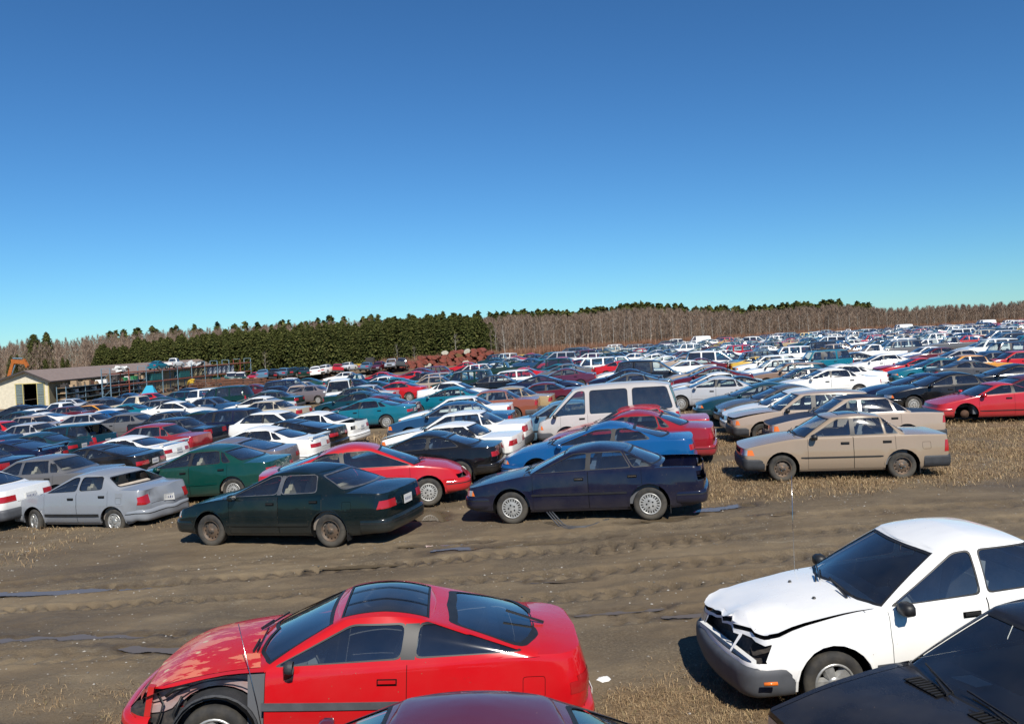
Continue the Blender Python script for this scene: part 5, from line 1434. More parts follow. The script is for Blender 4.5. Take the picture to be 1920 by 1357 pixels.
for ln in ROWS.strip().splitlines():
    t = ln.split(); px_, py_, kind, col = float(t[0]), float(t[1]), t[2], t[3]; ex = t[4:]
    h = M[kind]['H'] - .02; p = at(px_, py_, h)
    if p is None or p.y > 260: continue
    yaw = 168 + rr.uniform(-3, 5) if px_ < 1350 else 173 + rr.uniform(-3, 5)
    if 'flip' in ex: yaw -= 180
    for e in ex:
        if e.startswith('side'): yaw = float(e[4:])
    if not any(e.startswith('side') for e in ex) and 'flip' not in ex and p.y > 40 and rr.random() < .12: yaw -= 180
    off = -(M[kind]['xrf'] + M[kind]['xrr']) / 2 * .9; p.x += off * math.cos(R(yaw)); p.y += off * math.sin(R(yaw))
    cars.append(dict(x=p.x, y=p.y, kind=kind, col=col, ex=ex, yaw=yaw, px=px_, py=py_))
# cars nudged apart where two would share a place
for _ in range(40):
    for i, a in enumerate(cars):
        for j in range(i + 1, len(cars)):
            b = cars[j]; dx, dy = a['x'] - b['x'], a['y'] - b['y']
            if abs(dx) < 4.4 and abs(dy) < 1.80:
                s_ = (1.82 - abs(dy)) / 2 * (1 if dy >= 0 else -1); wx = 4.6 - abs(dx)
                if wx < .8: a['x'] += wx / 2 * (1 if dx >= 0 else -1); b['x'] -= wx / 2 * (1 if dx >= 0 else -1)
                else: a['y'] += s_; b['y'] -= s_
        for (ox, oy) in occupied:
            dx, dy = a['x'] - ox, a['y'] - oy
            if abs(dx) < 4.4 and abs(dy) < 1.9: a['y'] = oy + 1.9 * (1 if dy >= 0 else -1)

# the crowded rows behind, as far as the wood
fill = []
def clear(x, y, L_=4.7, W_=2.05):
    for a in cars:
        if abs(a['x'] - x) < L_ and abs(a['y'] - y) < W_: return False
    return all(abs(x - q[0]) > L_ or abs(y - q[1]) > W_ for q in occupied)
def back_edge(x): return 118 + 1.3 * min(max(x, 0), 62) if x > -4 else 100
kinds = ['round_sedan'] * 8 + ['boxy_sedan'] * 6 + ['coupe'] * 4 + ['hatchback'] * 3 + ['wagon'] * 3 + ['fastback'] * 2 + ['minivan'] * 3 + ['suv'] * 3 + ['pickup'] * 2 + ['sleek_sedan'] * 3
cols = ['wh'] * 13 + ['bk'] * 4 + ['nv'] * 6 + ['si'] * 4 + ['gy'] * 4 + ['dt'] * 4 + ['gn'] * 4 + ['rd'] * 4 + ['mr'] * 4 + ['bl'] * 4 + ['tl'] * 3 + ['tn'] * 3 + ['az', 'go', 'br', 'dg', 'dg', 'lb', 'be', 'yl']
y = 36.0; row = 0
while y < 212:
    dy = 2.55 if row % 14 != 13 else 5.0
    x = -.72 * y - 2; 
    while x < .66 * y + 4:
        jx, jy = rr.uniform(-.5, .5), rr.uniform(-.25, .25); X_, Y_ = x + jx, y + jy
        col_i = int((x + 400) // 15.5)
        ok = (X_ > -3 and Y_ < back_edge(X_)) or (X_ <= -3 and Y_ < 78 and X_ > -44)
        if ok and rr.random() > (.10 if Y_ < 80 else .14) and ((x + 400) % 15.5) > 3.2 and clear(X_, Y_):
            # is it in front of a listed car in the open lanes?  keep the near lanes free
            u = 960 + CAM_F * X_ / Y_
            if not (Y_ < 44 and X_ > -30) and not (Y_ < 62 and (rr.random() < .45 or 600 < u < 760 or 960 < u < 1010)): fill.append(dict(x=X_, y=Y_, kind=rr.choice(kinds), col=rr.choice(cols), ex=[], yaw=170 + rr.uniform(-4, 6) - (180 if rr.random() < .25 else 0), px=u, py=0))
        x += 5.35
    y += dy; row += 1
# a few seen one by one at the far edge
for (px_, py_, kind, col) in ((1845, 597, 'cargo_van', 'wh'), (1887, 600, 'suv', 'wh'), (1310, 636, 'cargo_van', 'wh'), (1262, 640, 'minivan', 'wh'), (1590, 618, 'pickup', 'wh'), (1543, 622, 'suv', 'tl'), (1690, 612, 'cargo_van', 'wh'), (1912, 593, 'suv', 'rd')):
    yy = back_edge(60 if px_ > 1400 else 40) + 3; d = ray(px_, py_); X_ = d.x / d.y * yy
    fill.append(dict(x=X_, y=yy, kind=kind, col=col, ex=[], yaw=172, px=px_, py=py_))
fill.sort(key=lambda a: a['y'])
allc = [(a, False) for a in cars] + [(a, True) for a in fill]
allc.sort(key=lambda q: q[0]['y'])
NMAX = 282
indiv = allc[:NMAX]; rest = allc[NMAX:]

FAR = {}
def far_mesh(kind):
    if kind not in FAR:
        P = dict(M[kind]); c = Car(P, 2); FAR[kind] = c
    return FAR[kind]
def base_label(a):
    s_ = CNAME[a['col']] + ' ' + BODY[a['kind']]
    if 'spoiler' in a['ex']: s_ += ' with a boot spoiler'
    if 'hoodup' in a['ex']: s_ += ' with its hood raised'
    if 'noback' in a['ex']: s_ += ' with an open tailgate'
    if 'nofront' in a['ex']: s_ += ' with damaged tail'
    if 'flip' in a['ex']: s_ += ' facing right'
    if any(e.startswith('side') for e in a['ex']): s_ += ' facing the camera'
    return s_
named = [dict(x=1.36, y=16.1, n='navy blue sedan by the track'), dict(x=7.07, y=18.2, n='tan sedan by the track'), dict(x=-4.27, y=16.05, n='green-black sedan by the track'), dict(x=-9.8, y=19.5, n='crumpled silver sedan'),
         dict(x=-3.33, y=18.5, n='red coupe by the track'), dict(x=2.95, y=25.6, n='tall silver van'), dict(x=15.4, y=26.6, n='red sports coupe')]
for a, _ in indiv: a['b'] = base_label(a); a['short'] = CNAME[a['col']] + ' ' + BODY[a['kind']].split()[-1]
def screen(a):
    v = Vector((a['x'], a['y'], ground_z(a['x'], a['y']) + 1.2 - CAM_H)); q = _MI.inverted() @ v; return 960 + CAM_F * q.x / -q.z, 678.5 - CAM_F * q.y / -q.z
for a, _ in allc: a['u'], a['v'] = screen(a)
for a in named: a['u'], a['v'] = screen(a)
count = {}
for a, _ in indiv: count[a['b']] = count.get(a['b'], 0) + 1
used = set()
def nearest(a, pool, n=6):
    return sorted((q for q in pool if q is not a), key=lambda q: (q['x'] - a['x']) ** 2 * .25 + (q['y'] - a['y']) ** 2)[:n]
vis = [a for a, _ in indiv]
ROADPOOL = vis
def mklabel(a, far):
    if far: return None
    nb = nearest(a, vis + named, 8)
    if a['y'] < 200:
        for q in nb:
            nm = q.get('n') or q['short']
            rel = 'just behind the' if q['y'] < a['y'] - .6 and abs(q['x'] - a['x']) < 3.5 else ('just in front of the' if q['y'] > a['y'] + .6 and abs(q['x'] - a['x']) < 3.5 else 'beside the')
            L_ = '%s %s %s' % (a['b'], rel, nm)
            if L_ not in used and 4 <= len(L_.split()) <= 16: used.add(L_); return L_
        for q in nb:
            for q2 in nb:
                if q is q2 or q2['y'] < q['y']: continue
                L_ = '%s between the %s and the %s' % (CNAME[a['col']] + ' ' + BODY[a['kind']], q.get('n') or q['short'], q2.get('n') or q2['short'])
                if L_ not in used and len(L_.split()) <= 16: used.add(L_); return L_
    return None
def kmodel(a, lod):
    P = M[a['kind']]; key = a['kind']
    om = []
    if 'noback' in a['ex']: om.append('rear_window')
    if 'nofront' in a['ex']: om += ['trunk_lid', 'taillight_L']
    if om: key += '_' + '_'.join(om)
    if 'spoiler' in a['ex']: key += '_sp'
    seat = rr.choice(['seat_grey', 'seat_grey', 'seat_beige', 'seat_blue']) if P['L'] < 9 else 'seat_grey'
    key += seat; P = dict(P); P['lod'] = lod; P['seat'] = seat; P['plate'] = seat == 'seat_grey' and a['kind'] != 'boxy_sedan'; P['omit'] = tuple(om) + tuple(P.get('omit', ()))
    if 'spoiler' in a['ex']: P['spoiler'] = True
    if a['kind'] in ('boxy_sedan', 'wagon') and seat == 'seat_beige': P['bumper'] = 'chrome'
    if seat == 'seat_blue' and P['bumper'] == 'black': P['bumper'] = 'grey'
    return key, P
k_ = 0
for a, isfill in indiv:
    k_ += 1; yaw = R(a['yaw']); t, r_, z = tilt_on(a['x'], a['y'], yaw)
    lab = mklabel(a, False)
    if lab is None:
        lab = '%s packed into the distant rows' % a['b']; lab = 'small ' + lab if len(lab.split()) < 4 else lab
    cat = CAT.get(a['kind'], 'car'); nm = NAME.get(a['kind'], 'sedan')
    grp = 'wrecked cars parked in rows' if a['y'] < 62 else 'wrecked cars in the distant rows'
    if a['y'] < 58:
        key, P = kmodel(a, 1)
        rims = [rr.choice([P['rim'], 'steel', 'hubcap', P['rim'], None if a['y'] > 19 and rr.random() < .5 else 'steel']) for _ in range(4)]
        o = make_car(key, P, nm, lab, cat, a['col'], (a['x'], a['y'], z), yaw, group=grp, rims=rims, hood_up=58 if 'hoodup' in a['ex'] or (a['y'] > 26 and rr.random() < .035) else (2.5 if rr.random() < .15 else 0), lift=rr.uniform(-.05, .02))
    else:
        c = far_mesh(a['kind']); o = link(nm, c.far[0], None, COL[a['col']]); o.location = (a['x'], a['y'], z); tag(o, lab, cat, grp)
    o.rotation_euler = (r_ + rr.uniform(-.012, .012), t + rr.uniform(-.025, .025), yaw)
    o.scale = (rr.uniform(.96, 1.04), 1, rr.uniform(.97, 1.03))
# the rest, past three hundred cars, as one crowd
PAINTS = {}
def fixed_paint(c):
    nm = 'far_paint_' + c
    if nm not in MAT:
        m = bpy.data.materials.new(nm); m.use_nodes = True; b = m.node_tree.nodes['Principled BSDF']; b.inputs['Base Color'].default_value = (*COL[c], 1); b.inputs['Roughness'].default_value = .35; b.inputs['Coat Weight'].default_value = .7
        MAT[nm] = m
    return nm
if rest:
    V, F_, Nn, MI, mats = [], [], [], [], []
    for a, _ in rest:
        src = far_mesh(a['kind']).far[0]; yaw = R(a['yaw']); z = ground_z(a['x'], a['y'])
        T_ = Matrix.Translation((a['x'], a['y'], z)) @ Matrix.Rotation(yaw, 4, 'Z'); R3 = T_.to_3x3(); b0 = len(V)
        co = np.empty(len(src.vertices) * 3); src.vertices.foreach_get('co', co); co = co.reshape(-1, 3) @ np.array(R3).T + np.array(T_.translation)
        V += co.tolist(); names_ = [m_.name for m_ in src.materials]
        mp = []
        for q in src.materials:
            k2 = fixed_paint(a['col']) if q.name.startswith('car_paint') else next(kk for kk, vv in MAT.items() if vv == q)
            if k2 not in mats: mats.append(k2)
            mp.append(mats.index(k2))
        for p in src.polygons: F_.append([b0 + i for i in p.vertices]); MI.append(mp[p.material_index])
    me = bpy.data.meshes.new('far_cars'); me.from_pydata(V, [], F_)
    for q in mats: me.materials.append(MAT[q])
    me.polygons.foreach_set('material_index', MI); me.update()
    o = link('distant_cars', me); tag(o, 'hundreds of wrecked cars packed together up to the wood', 'cars', kind='stuff')
print('CARS', len(cars), len(fill), len(indiv), len(rest), 'last', indiv[-1][0]['y'])
# ------------------------------------------------------------------ shed, racks, excavator
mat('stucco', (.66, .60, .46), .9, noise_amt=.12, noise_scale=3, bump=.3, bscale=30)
mat('roof_metal', (.27, .205, .17), .6, noise_amt=.12, noise_scale=2)
mat('fascia', (.05, .042, .04), .6); mat('yellow_trim', (.50, .42, .16), .7)
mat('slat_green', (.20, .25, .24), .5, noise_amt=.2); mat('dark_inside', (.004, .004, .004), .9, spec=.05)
mat('rack_blue', (.17, .27, .34), .6, noise_amt=.25); mat('rack_red', (.30, .075, .045), .65, noise_amt=.3)
mat('wood', (.28, .19, .11), .85, noise_amt=.35, noise_scale=12); mat('crate_teal', (.012, .10, .105), .6, noise_amt=.25)
mat('card', (.36, .26, .16), .9, noise_amt=.2); mat('white_metal', (.70, .70, .68), .45, noise_amt=.15); mat('green_box', (.02, .17, .06), .6)
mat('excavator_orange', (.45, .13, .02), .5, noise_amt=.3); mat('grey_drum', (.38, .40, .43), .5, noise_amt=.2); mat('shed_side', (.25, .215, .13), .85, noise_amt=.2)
mat('awning_blue', (.02, .32, .48), .5); mat('machine_yellow', (.60, .38, .03), .5, noise_amt=.3)

SH = Vector((-58.2, 99.0, ground_z(-58, 99) - .1)); SHR = R(3.6)
shed = empty('shed', SH, SHR); tag(shed, 'long cream shed with a brown metal roof and an open dark doorway', 'building')
LEN, XR, XL, HR, HE, HL = 66.0, 2.55, -11.0, 4.5, 3.3, .9
def slopez(x): return HR + (HE - HR) * x / XR if x > 0 else HR + (HL - HR) * x / XL
D0, D1, DH = -.45, 1.15, 2.85
mb = MB()
for (a, b_) in ((XL, D0), (D1, XR)):       # front wall pieces either side of the doorway, with thickness
    pts = [(a, slopez(a) - .12), (b_, slopez(b_) - .12)]
    if a < 0 < b_: pts.insert(1, (0, HR - .12))
    top_ = [(p[0], 0, p[1]) for p in pts]; bot = [(b_, 0, 0), (a, 0, 0)]
    f = top_ + bot; mb.face(f[::-1], 'stucco'); mb.face([(p[0], .18, p[2]) for p in f], 'stucco')
xs = [D0, 0, D1]; mb.face([(D0, 0, DH), (D1, 0, DH), (D1, 0, slopez(D1) - .12), (0, 0, HR - .12), (D0, 0, slopez(D0) - .12)], 'stucco')
for x in (D0, D1): mb.face([(x, 0, 0), (x, .18, 0), (x, .18, DH), (x, 0, DH)], 'stucco')
mb.face([(D0, 0, DH), (D0, .18, DH), (D1, .18, DH), (D1, 0, DH)], 'stucco'); mb.build('front_wall', shed)
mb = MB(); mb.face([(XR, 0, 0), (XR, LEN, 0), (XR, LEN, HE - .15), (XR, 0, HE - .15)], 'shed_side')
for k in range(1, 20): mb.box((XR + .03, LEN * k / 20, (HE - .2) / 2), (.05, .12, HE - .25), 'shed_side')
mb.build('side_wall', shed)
mb = MB(); mb.face([(XL, LEN, 0), (XL, LEN, slopez(XL) - .1), (0, LEN, HR - .1), (XR, LEN, HE - .1), (XR, LEN, 0)], 'stucco'); mb.face([(XL, 0, 0), (XL, 0, HL - .1), (XL, LEN, HL - .1), (XL, LEN, 0)], 'stucco'); mb.build('back_wall', shed)
for (x0, x1) in ((0, XR + .45), (XL - .3, 0)):
    z0, z1 = (HR, slopez(XR + .45) if x1 > 0 else HR) if x1 > 0 else (slopez(XL - .3), HR)
    mb = MB(); vs = []
    nrm = .06
    for y in (-.5, LEN + .4): vs += [(x0, y, z0), (x1, y, z1), (x1, y, z1 - .1), (x0, y, z0 - .1)]
    mb.faces(vs, [(0, 4, 5, 1), (1, 5, 6, 2), (2, 6, 7, 3), (3, 7, 4, 0), (0, 1, 2, 3), (7, 6, 5, 4)], 'roof_metal'); mb.build('roof', shed)
    mb = MB(); mb.bar((x0, -.53, z0 - .10), (x1, -.53, z1 - .10), .05, .20, 'fascia'); mb.build('barge_board', shed)
mb = MB(); mb.box((XR + .46, LEN / 2, slopez(XR + .45) - .09), (.05, LEN + .8, .16), 'fascia'); mb.build('gutter', shed)
for x in (D0 - .02, D1 + .02, -1.32, 2.02, XR - .06): mb = MB(); mb.box((x, -.03, DH / 2), (.09, .06, DH), 'yellow_trim'); mb.build('door_frame', shed)
mb = MB(); mb.box((.35, -.03, DH + .05), (3.5, .06, .09), 'yellow_trim'); mb.build('door_frame', shed)
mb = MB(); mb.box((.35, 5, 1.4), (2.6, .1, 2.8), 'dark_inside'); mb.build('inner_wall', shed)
for cx in (-.90, 1.58):
    for (z0, z1) in ((.05, 1.38), (1.46, DH - .05)):
        mb = MB(); mb.box((cx, -.05, (z0 + z1) / 2), (.74, .03, z1 - z0), 'slat_green'); d_ = mb.build('door_panel', shed)
        for k in range(6):
            mb = MB(); z = z0 + (z1 - z0) * (k + .5) / 6; mb.box((cx, -.085, z), (.70, .035, (z1 - z0) / 6 * .55), 'slat_green', Matrix.Rotation(R(20), 3, 'X')); mb.build('slat', d_)
def sh_local(x, y, z=0): return shed.matrix_basis @ Vector((x, y, z))
bpy.context.view_layer.update()
mb = MB(); mb.box((0, 0, .45), (.5, .35, .06), 'wood')
for sx in (-.2, .2): mb.box((sx, 0, .22), (.05, .3, .44), 'wood')
o = mb.build('stool'); o.location = sh_local(-.5, -.9); o.location.z = ground_z(o.location.x, o.location.y); tag(o, 'small wooden trestle standing in the shed doorway', 'trestle')

rs = random.Random(9)
# wall shelf: three steel levels along the side wall
def shelf_unit(y0, y1):
    r = empty('wall_shelf', sh_local(XR + .25, y0), SHR); return r
ws = empty('wall_shelf', sh_local(XR + .3, 1.0), SHR); ws.location.z = ground_z(ws.location.x, ws.location.y); tag(ws, 'long three-level storage shelf along the side wall of the shed', 'shelf')
WL = 26.0
for k in range(6):
    for x in (.1, 1.2): mb = MB(); mb.box((x, WL * k / 5, 1.05), (.08, .08, 2.1), 'rack_blue'); mb.build('post', ws)
for z in (.55, 1.25, 1.95):
    mb = MB(); mb.box((.65, WL / 2, z), (1.2, WL, .05), 'wood'); mb.box((1.24, WL / 2, z), (.05, WL, .07), 'rack_blue'); mb.build('shelf', ws)
def place_on(rt, lx, ly, lz, ob): ob.location = rt.matrix_basis @ Vector((lx, ly, lz)); ob.rotation_euler = (0, 0, rt.rotation_euler.z + rs.uniform(-.15, .15))
SHELF_L = {'card': ('brown cardboard box of car parts', 'box'), 'white_metal': ('white metal car part', 'car part'), 'green_box': ('green plastic bin of parts', 'bin'), 'wood': ('wooden box of salvaged parts', 'box'), 'rust': ('rusty salvaged engine part', 'car part'), 'engine_dark': ('dark oily gearbox', 'car part')}
for z, lev in ((1.98, 'top'), (1.28, 'middle'), (.58, 'lowest')):
    y = .5
    while y < WL - .6:
        m_ = rs.choice(['card', 'wood', 'rust', 'engine_dark', 'white_metal', 'green_box'] if lev == 'top' else ['rust', 'engine_dark', 'engine_dark', 'white_metal', 'card']); wd = rs.uniform(.5, .95); hh_ = rs.uniform(.22, .55) if lev != 'top' else rs.uniform(.25, .75)
        mb = MB(); mb.box((0, 0, hh_ / 2), (.8, wd, hh_), m_, taper=(rs.uniform(.75, 1), rs.uniform(.7, 1)))
        if m_ in ('rust', 'engine_dark', 'wood'): 
            for _ in range(4): mb.box((rs.uniform(-.3, .3), rs.uniform(-.3, .3) * wd, hh_ * rs.uniform(.8, 1.15)), (rs.uniform(.1, .3), rs.uniform(.1, .3), rs.uniform(.1, .25)), m_, Euler((rs.random(), rs.random(), rs.random())).to_matrix())
        o = mb.build('shelf_load'); place_on(ws, .65, y + wd / 2, z, o); s_ = SHELF_L[m_]
        tag(o, '%s on the %s shelf along the shed' % (s_[0], lev), s_[1], 'car parts on the %s wall shelf' % lev); y += wd + rs.uniform(.05, .9)
# pallet standing on end
mb = MB()
for k in range(6): mb.box((0, -.5 + k * .2, .62), (.02, .11, 1.2), 'wood')
for z in (.08, .62, 1.16): mb.box((-.05, 0, z), (.09, 1.1, .09), 'wood')
o = mb.build('pallet'); place_on(ws, .9, 13, 1.98, o); tag(o, 'wooden pallet stood on end on top of the wall shelf', 'pallet')

# tall pallet rack
RA, RB = Vector((-50.2, 101, 0)), Vector((-45.0, 139, 0)); RL = (RB - RA).length; ra = math.atan2((RB - RA).x, (RB - RA).y)
rack = empty('pallet_rack', (RA.x, RA.y, ground_z(RA.x, RA.y)), -ra); tag(rack, 'long steel pallet rack with blue posts and red beams beside the shed', 'rack')
NB = 10; fallr = (ground_z(RB.x, RB.y) - ground_z(RA.x, RA.y)) / RL
for k in range(NB + 1):
    y = RL * k / NB; m_ = 'rack_red' if k in (1, 9) else 'rack_blue'
    for x in (0, 1.15): mb = MB(); mb.box((x, y, 1.9 + fallr * y), (.09, .09, 3.9), m_); mb.build('post', rack)
    mb = MB()
    for (a, b_) in ((.3, 1.3), (1.3, 2.4), (2.4, 3.4)): mb.bar((0, y, a + fallr * y), (1.15, y, b_ + fallr * y), .04, .04, m_)
    mb.bar((0, y, 3.9 + fallr * y), (1.15, y, 3.9 + fallr * y), .06, .06, 'rack_blue'); mb.build('brace', rack)
for k in range(NB):
    y0, y1 = RL * k / NB, RL * (k + 1) / NB
    for z in (1.75, 3.20):
        for x in (0, 1.15): mb = MB(); mb.bar((x, y0 + .06, z + fallr * y0), (x, y1 - .06, z + fallr * y1), .06, .13, 'rack_red'); mb.build('beam', rack)
        mb = MB(); mb.bar((.575, y0 + .1, z + .05 + fallr * y0), (.575, y1 - .1, z + .05 + fallr * y1), 1.0, .03, 'wood'); mb.build('shelf', rack)
def on_rack(ob, y, z, x=.58, rot=0): ob.location = rack.matrix_basis @ Vector((x, y, z + .08 + fallr * y)); ob.rotation_euler = (0, 0, -ra + math.pi / 2 + rot)
for (y, kind, col, sc, lab) in ((11.5, 'coupe', 'tl', .72, 'turquoise coupe shell resting on the top of the rack'), (15.5, 'pickup', 'wh', .62, 'white truck cab resting on the top of the rack')):
    c = far_mesh(kind); o = link('car_shell', c.far[0], None, COL[col]); on_rack(o, y, 3.12, rot=0); o.scale = (sc, .8, .95); tag(o, lab, 'car shell', None)
def panel_bundle(col, n, L_, name='body_panels'):
    mb = MB()
    for _ in range(n): mb.box((rs.uniform(-L_ / 2, L_ / 2), rs.uniform(-.4, .4), rs.uniform(.1, .55)), (rs.uniform(.5, 1.3), rs.uniform(.05, .8), rs.uniform(.05, .45)), col if rs.random() < .75 else 'engine_dark', Euler((rs.uniform(-.4, .4), rs.uniform(-.5, .5), rs.uniform(-.4, .4))).to_matrix())
    return mb.build(name)
for y, c_, L_, lab in ((3.0, 'white_metal', 2.2, 'white appliance casings on the near end of the rack top'), (20.5, 'white_metal', 2.5, 'tangled white body panels on top of the rack'), (23.5, 'engine_dark', 2.0, 'dark and white panel scraps on top of the rack')):
    o = panel_bundle(c_, 9, L_); on_rack(o, y, 3.2); tag(o, lab, 'car parts')
for y, lab in ((10.5, 'teal steel crate on the middle rack level, nearer one'), (17.5, 'teal steel crate on the middle rack level, farther one')):
    mb = MB(); mb.box((0, 0, .45), (2.6, .95, .8), 'crate_teal'); mb.box((0, 0, .88), (2.7, 1.0, .07), 'crate_teal')
    for k in range(7): mb.box((-1.2 + k * .4, -.49, .45), (.05, .03, .8), 'crate_teal')
    o = mb.build('steel_crate'); on_rack(o, y, 1.75); tag(o, lab, 'crate')
for k in range(9):
    mb = MB(); mb.lathe([(0, 0), (.36, 0), (.38, .3), (.36, .6), (.38, .9), (.36, 1.18), (0, 1.2)], 12, 'grey_drum' if k > 2 else 'shed_side', 'z'); o = mb.build('tall_drum'); on_rack(o, 21 + k * 1.45, 1.75); tag(o, 'pale upright drum on the middle rack level', 'drum', 'drums on the rack')
o = panel_bundle('rust', 22, 16, 'engine_heap'); on_rack(o, 16, .0); o.location.z = ground_z(o.location.x, o.location.y); tag(o, 'heap of rusty engines under the rack', 'scrap')

# blue folded awning shape and yellow machine arm by the rack
mb = MB(); mb.faces([(-1.1, -.7, 0), (1.1, -.7, 0), (1.1, .7, 0), (-1.1, .7, 0), (-.45, 0, 1.15), (.55, 0, 1.15)], [(0, 1, 5, 4), (2, 3, 4, 5), (1, 2, 5), (3, 0, 4), (3, 2, 1, 0)], 'awning_blue')
o = mb.build('truck_cap'); p = at(280, 727, 1.5); o.location = (p.x, p.y, p.z + .9); o.scale = (.62, .62, .75); tag(o, 'bright blue pointed cover standing behind the parked cars near the rack', 'cover')

# excavator behind the shed
ex = at(18, 700, 3.0); ex = Vector((-67.6, 110, ground_z(-68, 110) + .1)); xr_ = empty('excavator', ex, R(-4)); xr_.scale = (.62, .9, .98); tag(xr_, 'orange excavator with its boom raised behind the shed', 'excavator')
def boxpart(nm, segs, m_, wd):
    mb = MB()
    for (a, b_, w0, w1) in segs:
        a, b_ = Vector(a), Vector(b_); d = (b_ - a).normalized(); q = Vector((-d.z, 0, d.x))
        vs = [a - q * w0 / 2, a + q * w0 / 2, b_ + q * w1 / 2, b_ - q * w1 / 2]
        V_ = [(v.x, sy * wd / 2, v.z) for sy in (-1, 1) for v in vs]; mb.faces(V_, [(0, 1, 2, 3), (7, 6, 5, 4), (0, 4, 5, 1), (1, 5, 6, 2), (2, 6, 7, 3), (3, 7, 4, 0)], m_)
    return mb.build(nm, xr_)
boxpart('boom', [((0, 0, 1.4), (1.7, 0, 4.6), .55, .7), ((1.7, 0, 4.6), (2.3, 0, 5.6), .7, .5)], 'excavator_orange', .4)
boxpart('arm', [((1.9, 0, 5.75), (5.1, 0, 5.5), .55, .5)], 'excavator_orange', .35); boxpart('bucket_link', [((4.6, 0, 5.9), (5.4, 0, 4.9), .35, .5)], 'excavator_orange', .45)
boxpart('hydraulic_ram', [((2.2, 0, 6.15), (4.3, 0, 6.1), .14, .14), ((1.1, 0, 3.0), (2.6, 0, 5.2), .14, .14)], 'rack_blue', .14); boxpart('cab', [((-1.6, 0, 1.2), (.6, 0, 1.2), 1.5, 1.5)], 'excavator_orange', 2.2); boxpart('track', [((-2.0, 0, .4), (1.6, 0, .4), .7, .7)], 'underbody', 2.5)

# ------------------------------------------------------------------ row of cars lifted on scrap, stacks of frames, heap of tanks
stackc = [(480, 698, 'hatchback', 'rd'), (495, 692, 'round_sedan', 'lb'), (515, 691, 'boxy_sedan', 'bk'), (534, 689, 'boxy_sedan', 'lb'), (553, 688, 'boxy_sedan', 'gn'), (570, 688, 'round_sedan', 'gn'), (592, 686, 'round_sedan', 'wh'), (612, 683, 'boxy_sedan', 'wh'),
          (632, 682, 'boxy_coupe', 'rd'), (651, 679, 'boxy_sedan', 'wh'), (689, 680, 'boxy_sedan', 'lb'), (710, 679, 'boxy_coupe', 'mr'), (735, 672, 'pickup', 'si'), (752, 671, 'pickup', 'dg')]
for i, (px_, py_, kind, col) in enumerate(stackc):
    yy = 112 + (px_ - 480) * .045; d = ray(px_, py_); s_ = yy / d.y; X_, Zt = d.x * s_, CAM_H + d.z * s_; g0 = ground_z(X_, yy); lift = max(.5, Zt - M[kind]['H'] - g0)
    c = far_mesh(kind); o = link(NAME.get(kind, 'sedan'), c.far[0], None, COL[col]); o.location = (X_, yy, g0 + lift); o.rotation_euler = (rs.uniform(-.12, .12), rs.uniform(-.06, .06), R(rs.choice((92, 100, 84, -96)) + rs.uniform(-8, 8)))
    lab = '%s %s lifted on scrap, end on, below the spruces%s' % (CNAME[col], BODY[kind], ', number %d from the left' % (i + 1) if False else '')
    nb_ = stackc[i - 1] if i else stackc[1]
    tag(o, '%s %s raised on scrap below the spruces beside the %s %s' % (CNAME[col], BODY[kind].split()[-1], CNAME[nb_[3]], BODY[nb_[2]].split()[-1]), CAT.get(kind, 'car'), 'cars raised on scrap')
    mb = MB()
    for _ in range(7): mb.box((rs.uniform(-.8, .8), rs.uniform(-1.4, 1.4), rs.uniform(.1, lift)), (rs.uniform(.4, 1.5), rs.uniform(.3, 1.8), rs.uniform(.08, .35)), rs.choice(['rust', 'rust', 'engine_dark', 'steel_rim']), Euler((rs.uniform(-.3, .3), rs.uniform(-.3, .3), rs.uniform(-1, 1))).to_matrix())
    o = mb.build('scrap_heap'); o.location = (X_, yy, g0); tag(o, 'rusty scrap metal piled under a raised car below the spruces', 'scrap', 'scrap heaps under the raised cars')
def frame_stack(px_, py_, n, L_, lab, colr='rust', yy=98):
    d = ray(px_, py_); s_ = yy / d.y; X_ = d.x * s_; g0 = ground_z(X_, yy); r = empty('chassis_stack', (X_, yy, g0)); tag(r, lab, 'scrap')
    for k in range(n):
        mb = MB(); z = .25 + k * .26; a = rs.uniform(-.08, .08)
        for sy in (-.45, .45): mb.bar((-L_ / 2, sy + a, z), (L_ / 2, sy - a, z + rs.uniform(-.1, .1)), .10, .13, colr)
        for q in range(5): mb.bar((-L_ / 2 + L_ * (q + .5) / 5, -.45, z), (-L_ / 2 + L_ * (q + .5) / 5, .45, z), .09, .09, colr)
        for _ in range(3): mb.box((rs.uniform(-L_ / 2, L_ / 2), rs.uniform(-.5, .5), z + .05), (rs.uniform(.3, .9), rs.uniform(.3, .7), rs.uniform(.1, .3)), rs.choice([colr, 'engine_dark']), Euler((rs.random() * .4, rs.random() * .4, rs.random() * 3)).to_matrix())
        mb.build('chassis', r)
frame_stack(405, 722, 6, 6.0, 'stack of rusty vehicle frames right of the rack, nearest the white utility wagon')
frame_stack(455, 724, 5, 5.5, 'stack of rusty vehicle frames between the dark green minivan and the raised cars')
frame_stack(430, 706, 5, 4.5, 'pile of blue-green steel frames at the far end of the rack', 'crate_teal', 118)
frame_stack(500, 712, 3, 6.0, 'low pile of rusty frames under the red raised hatchback', 'rust', 106)
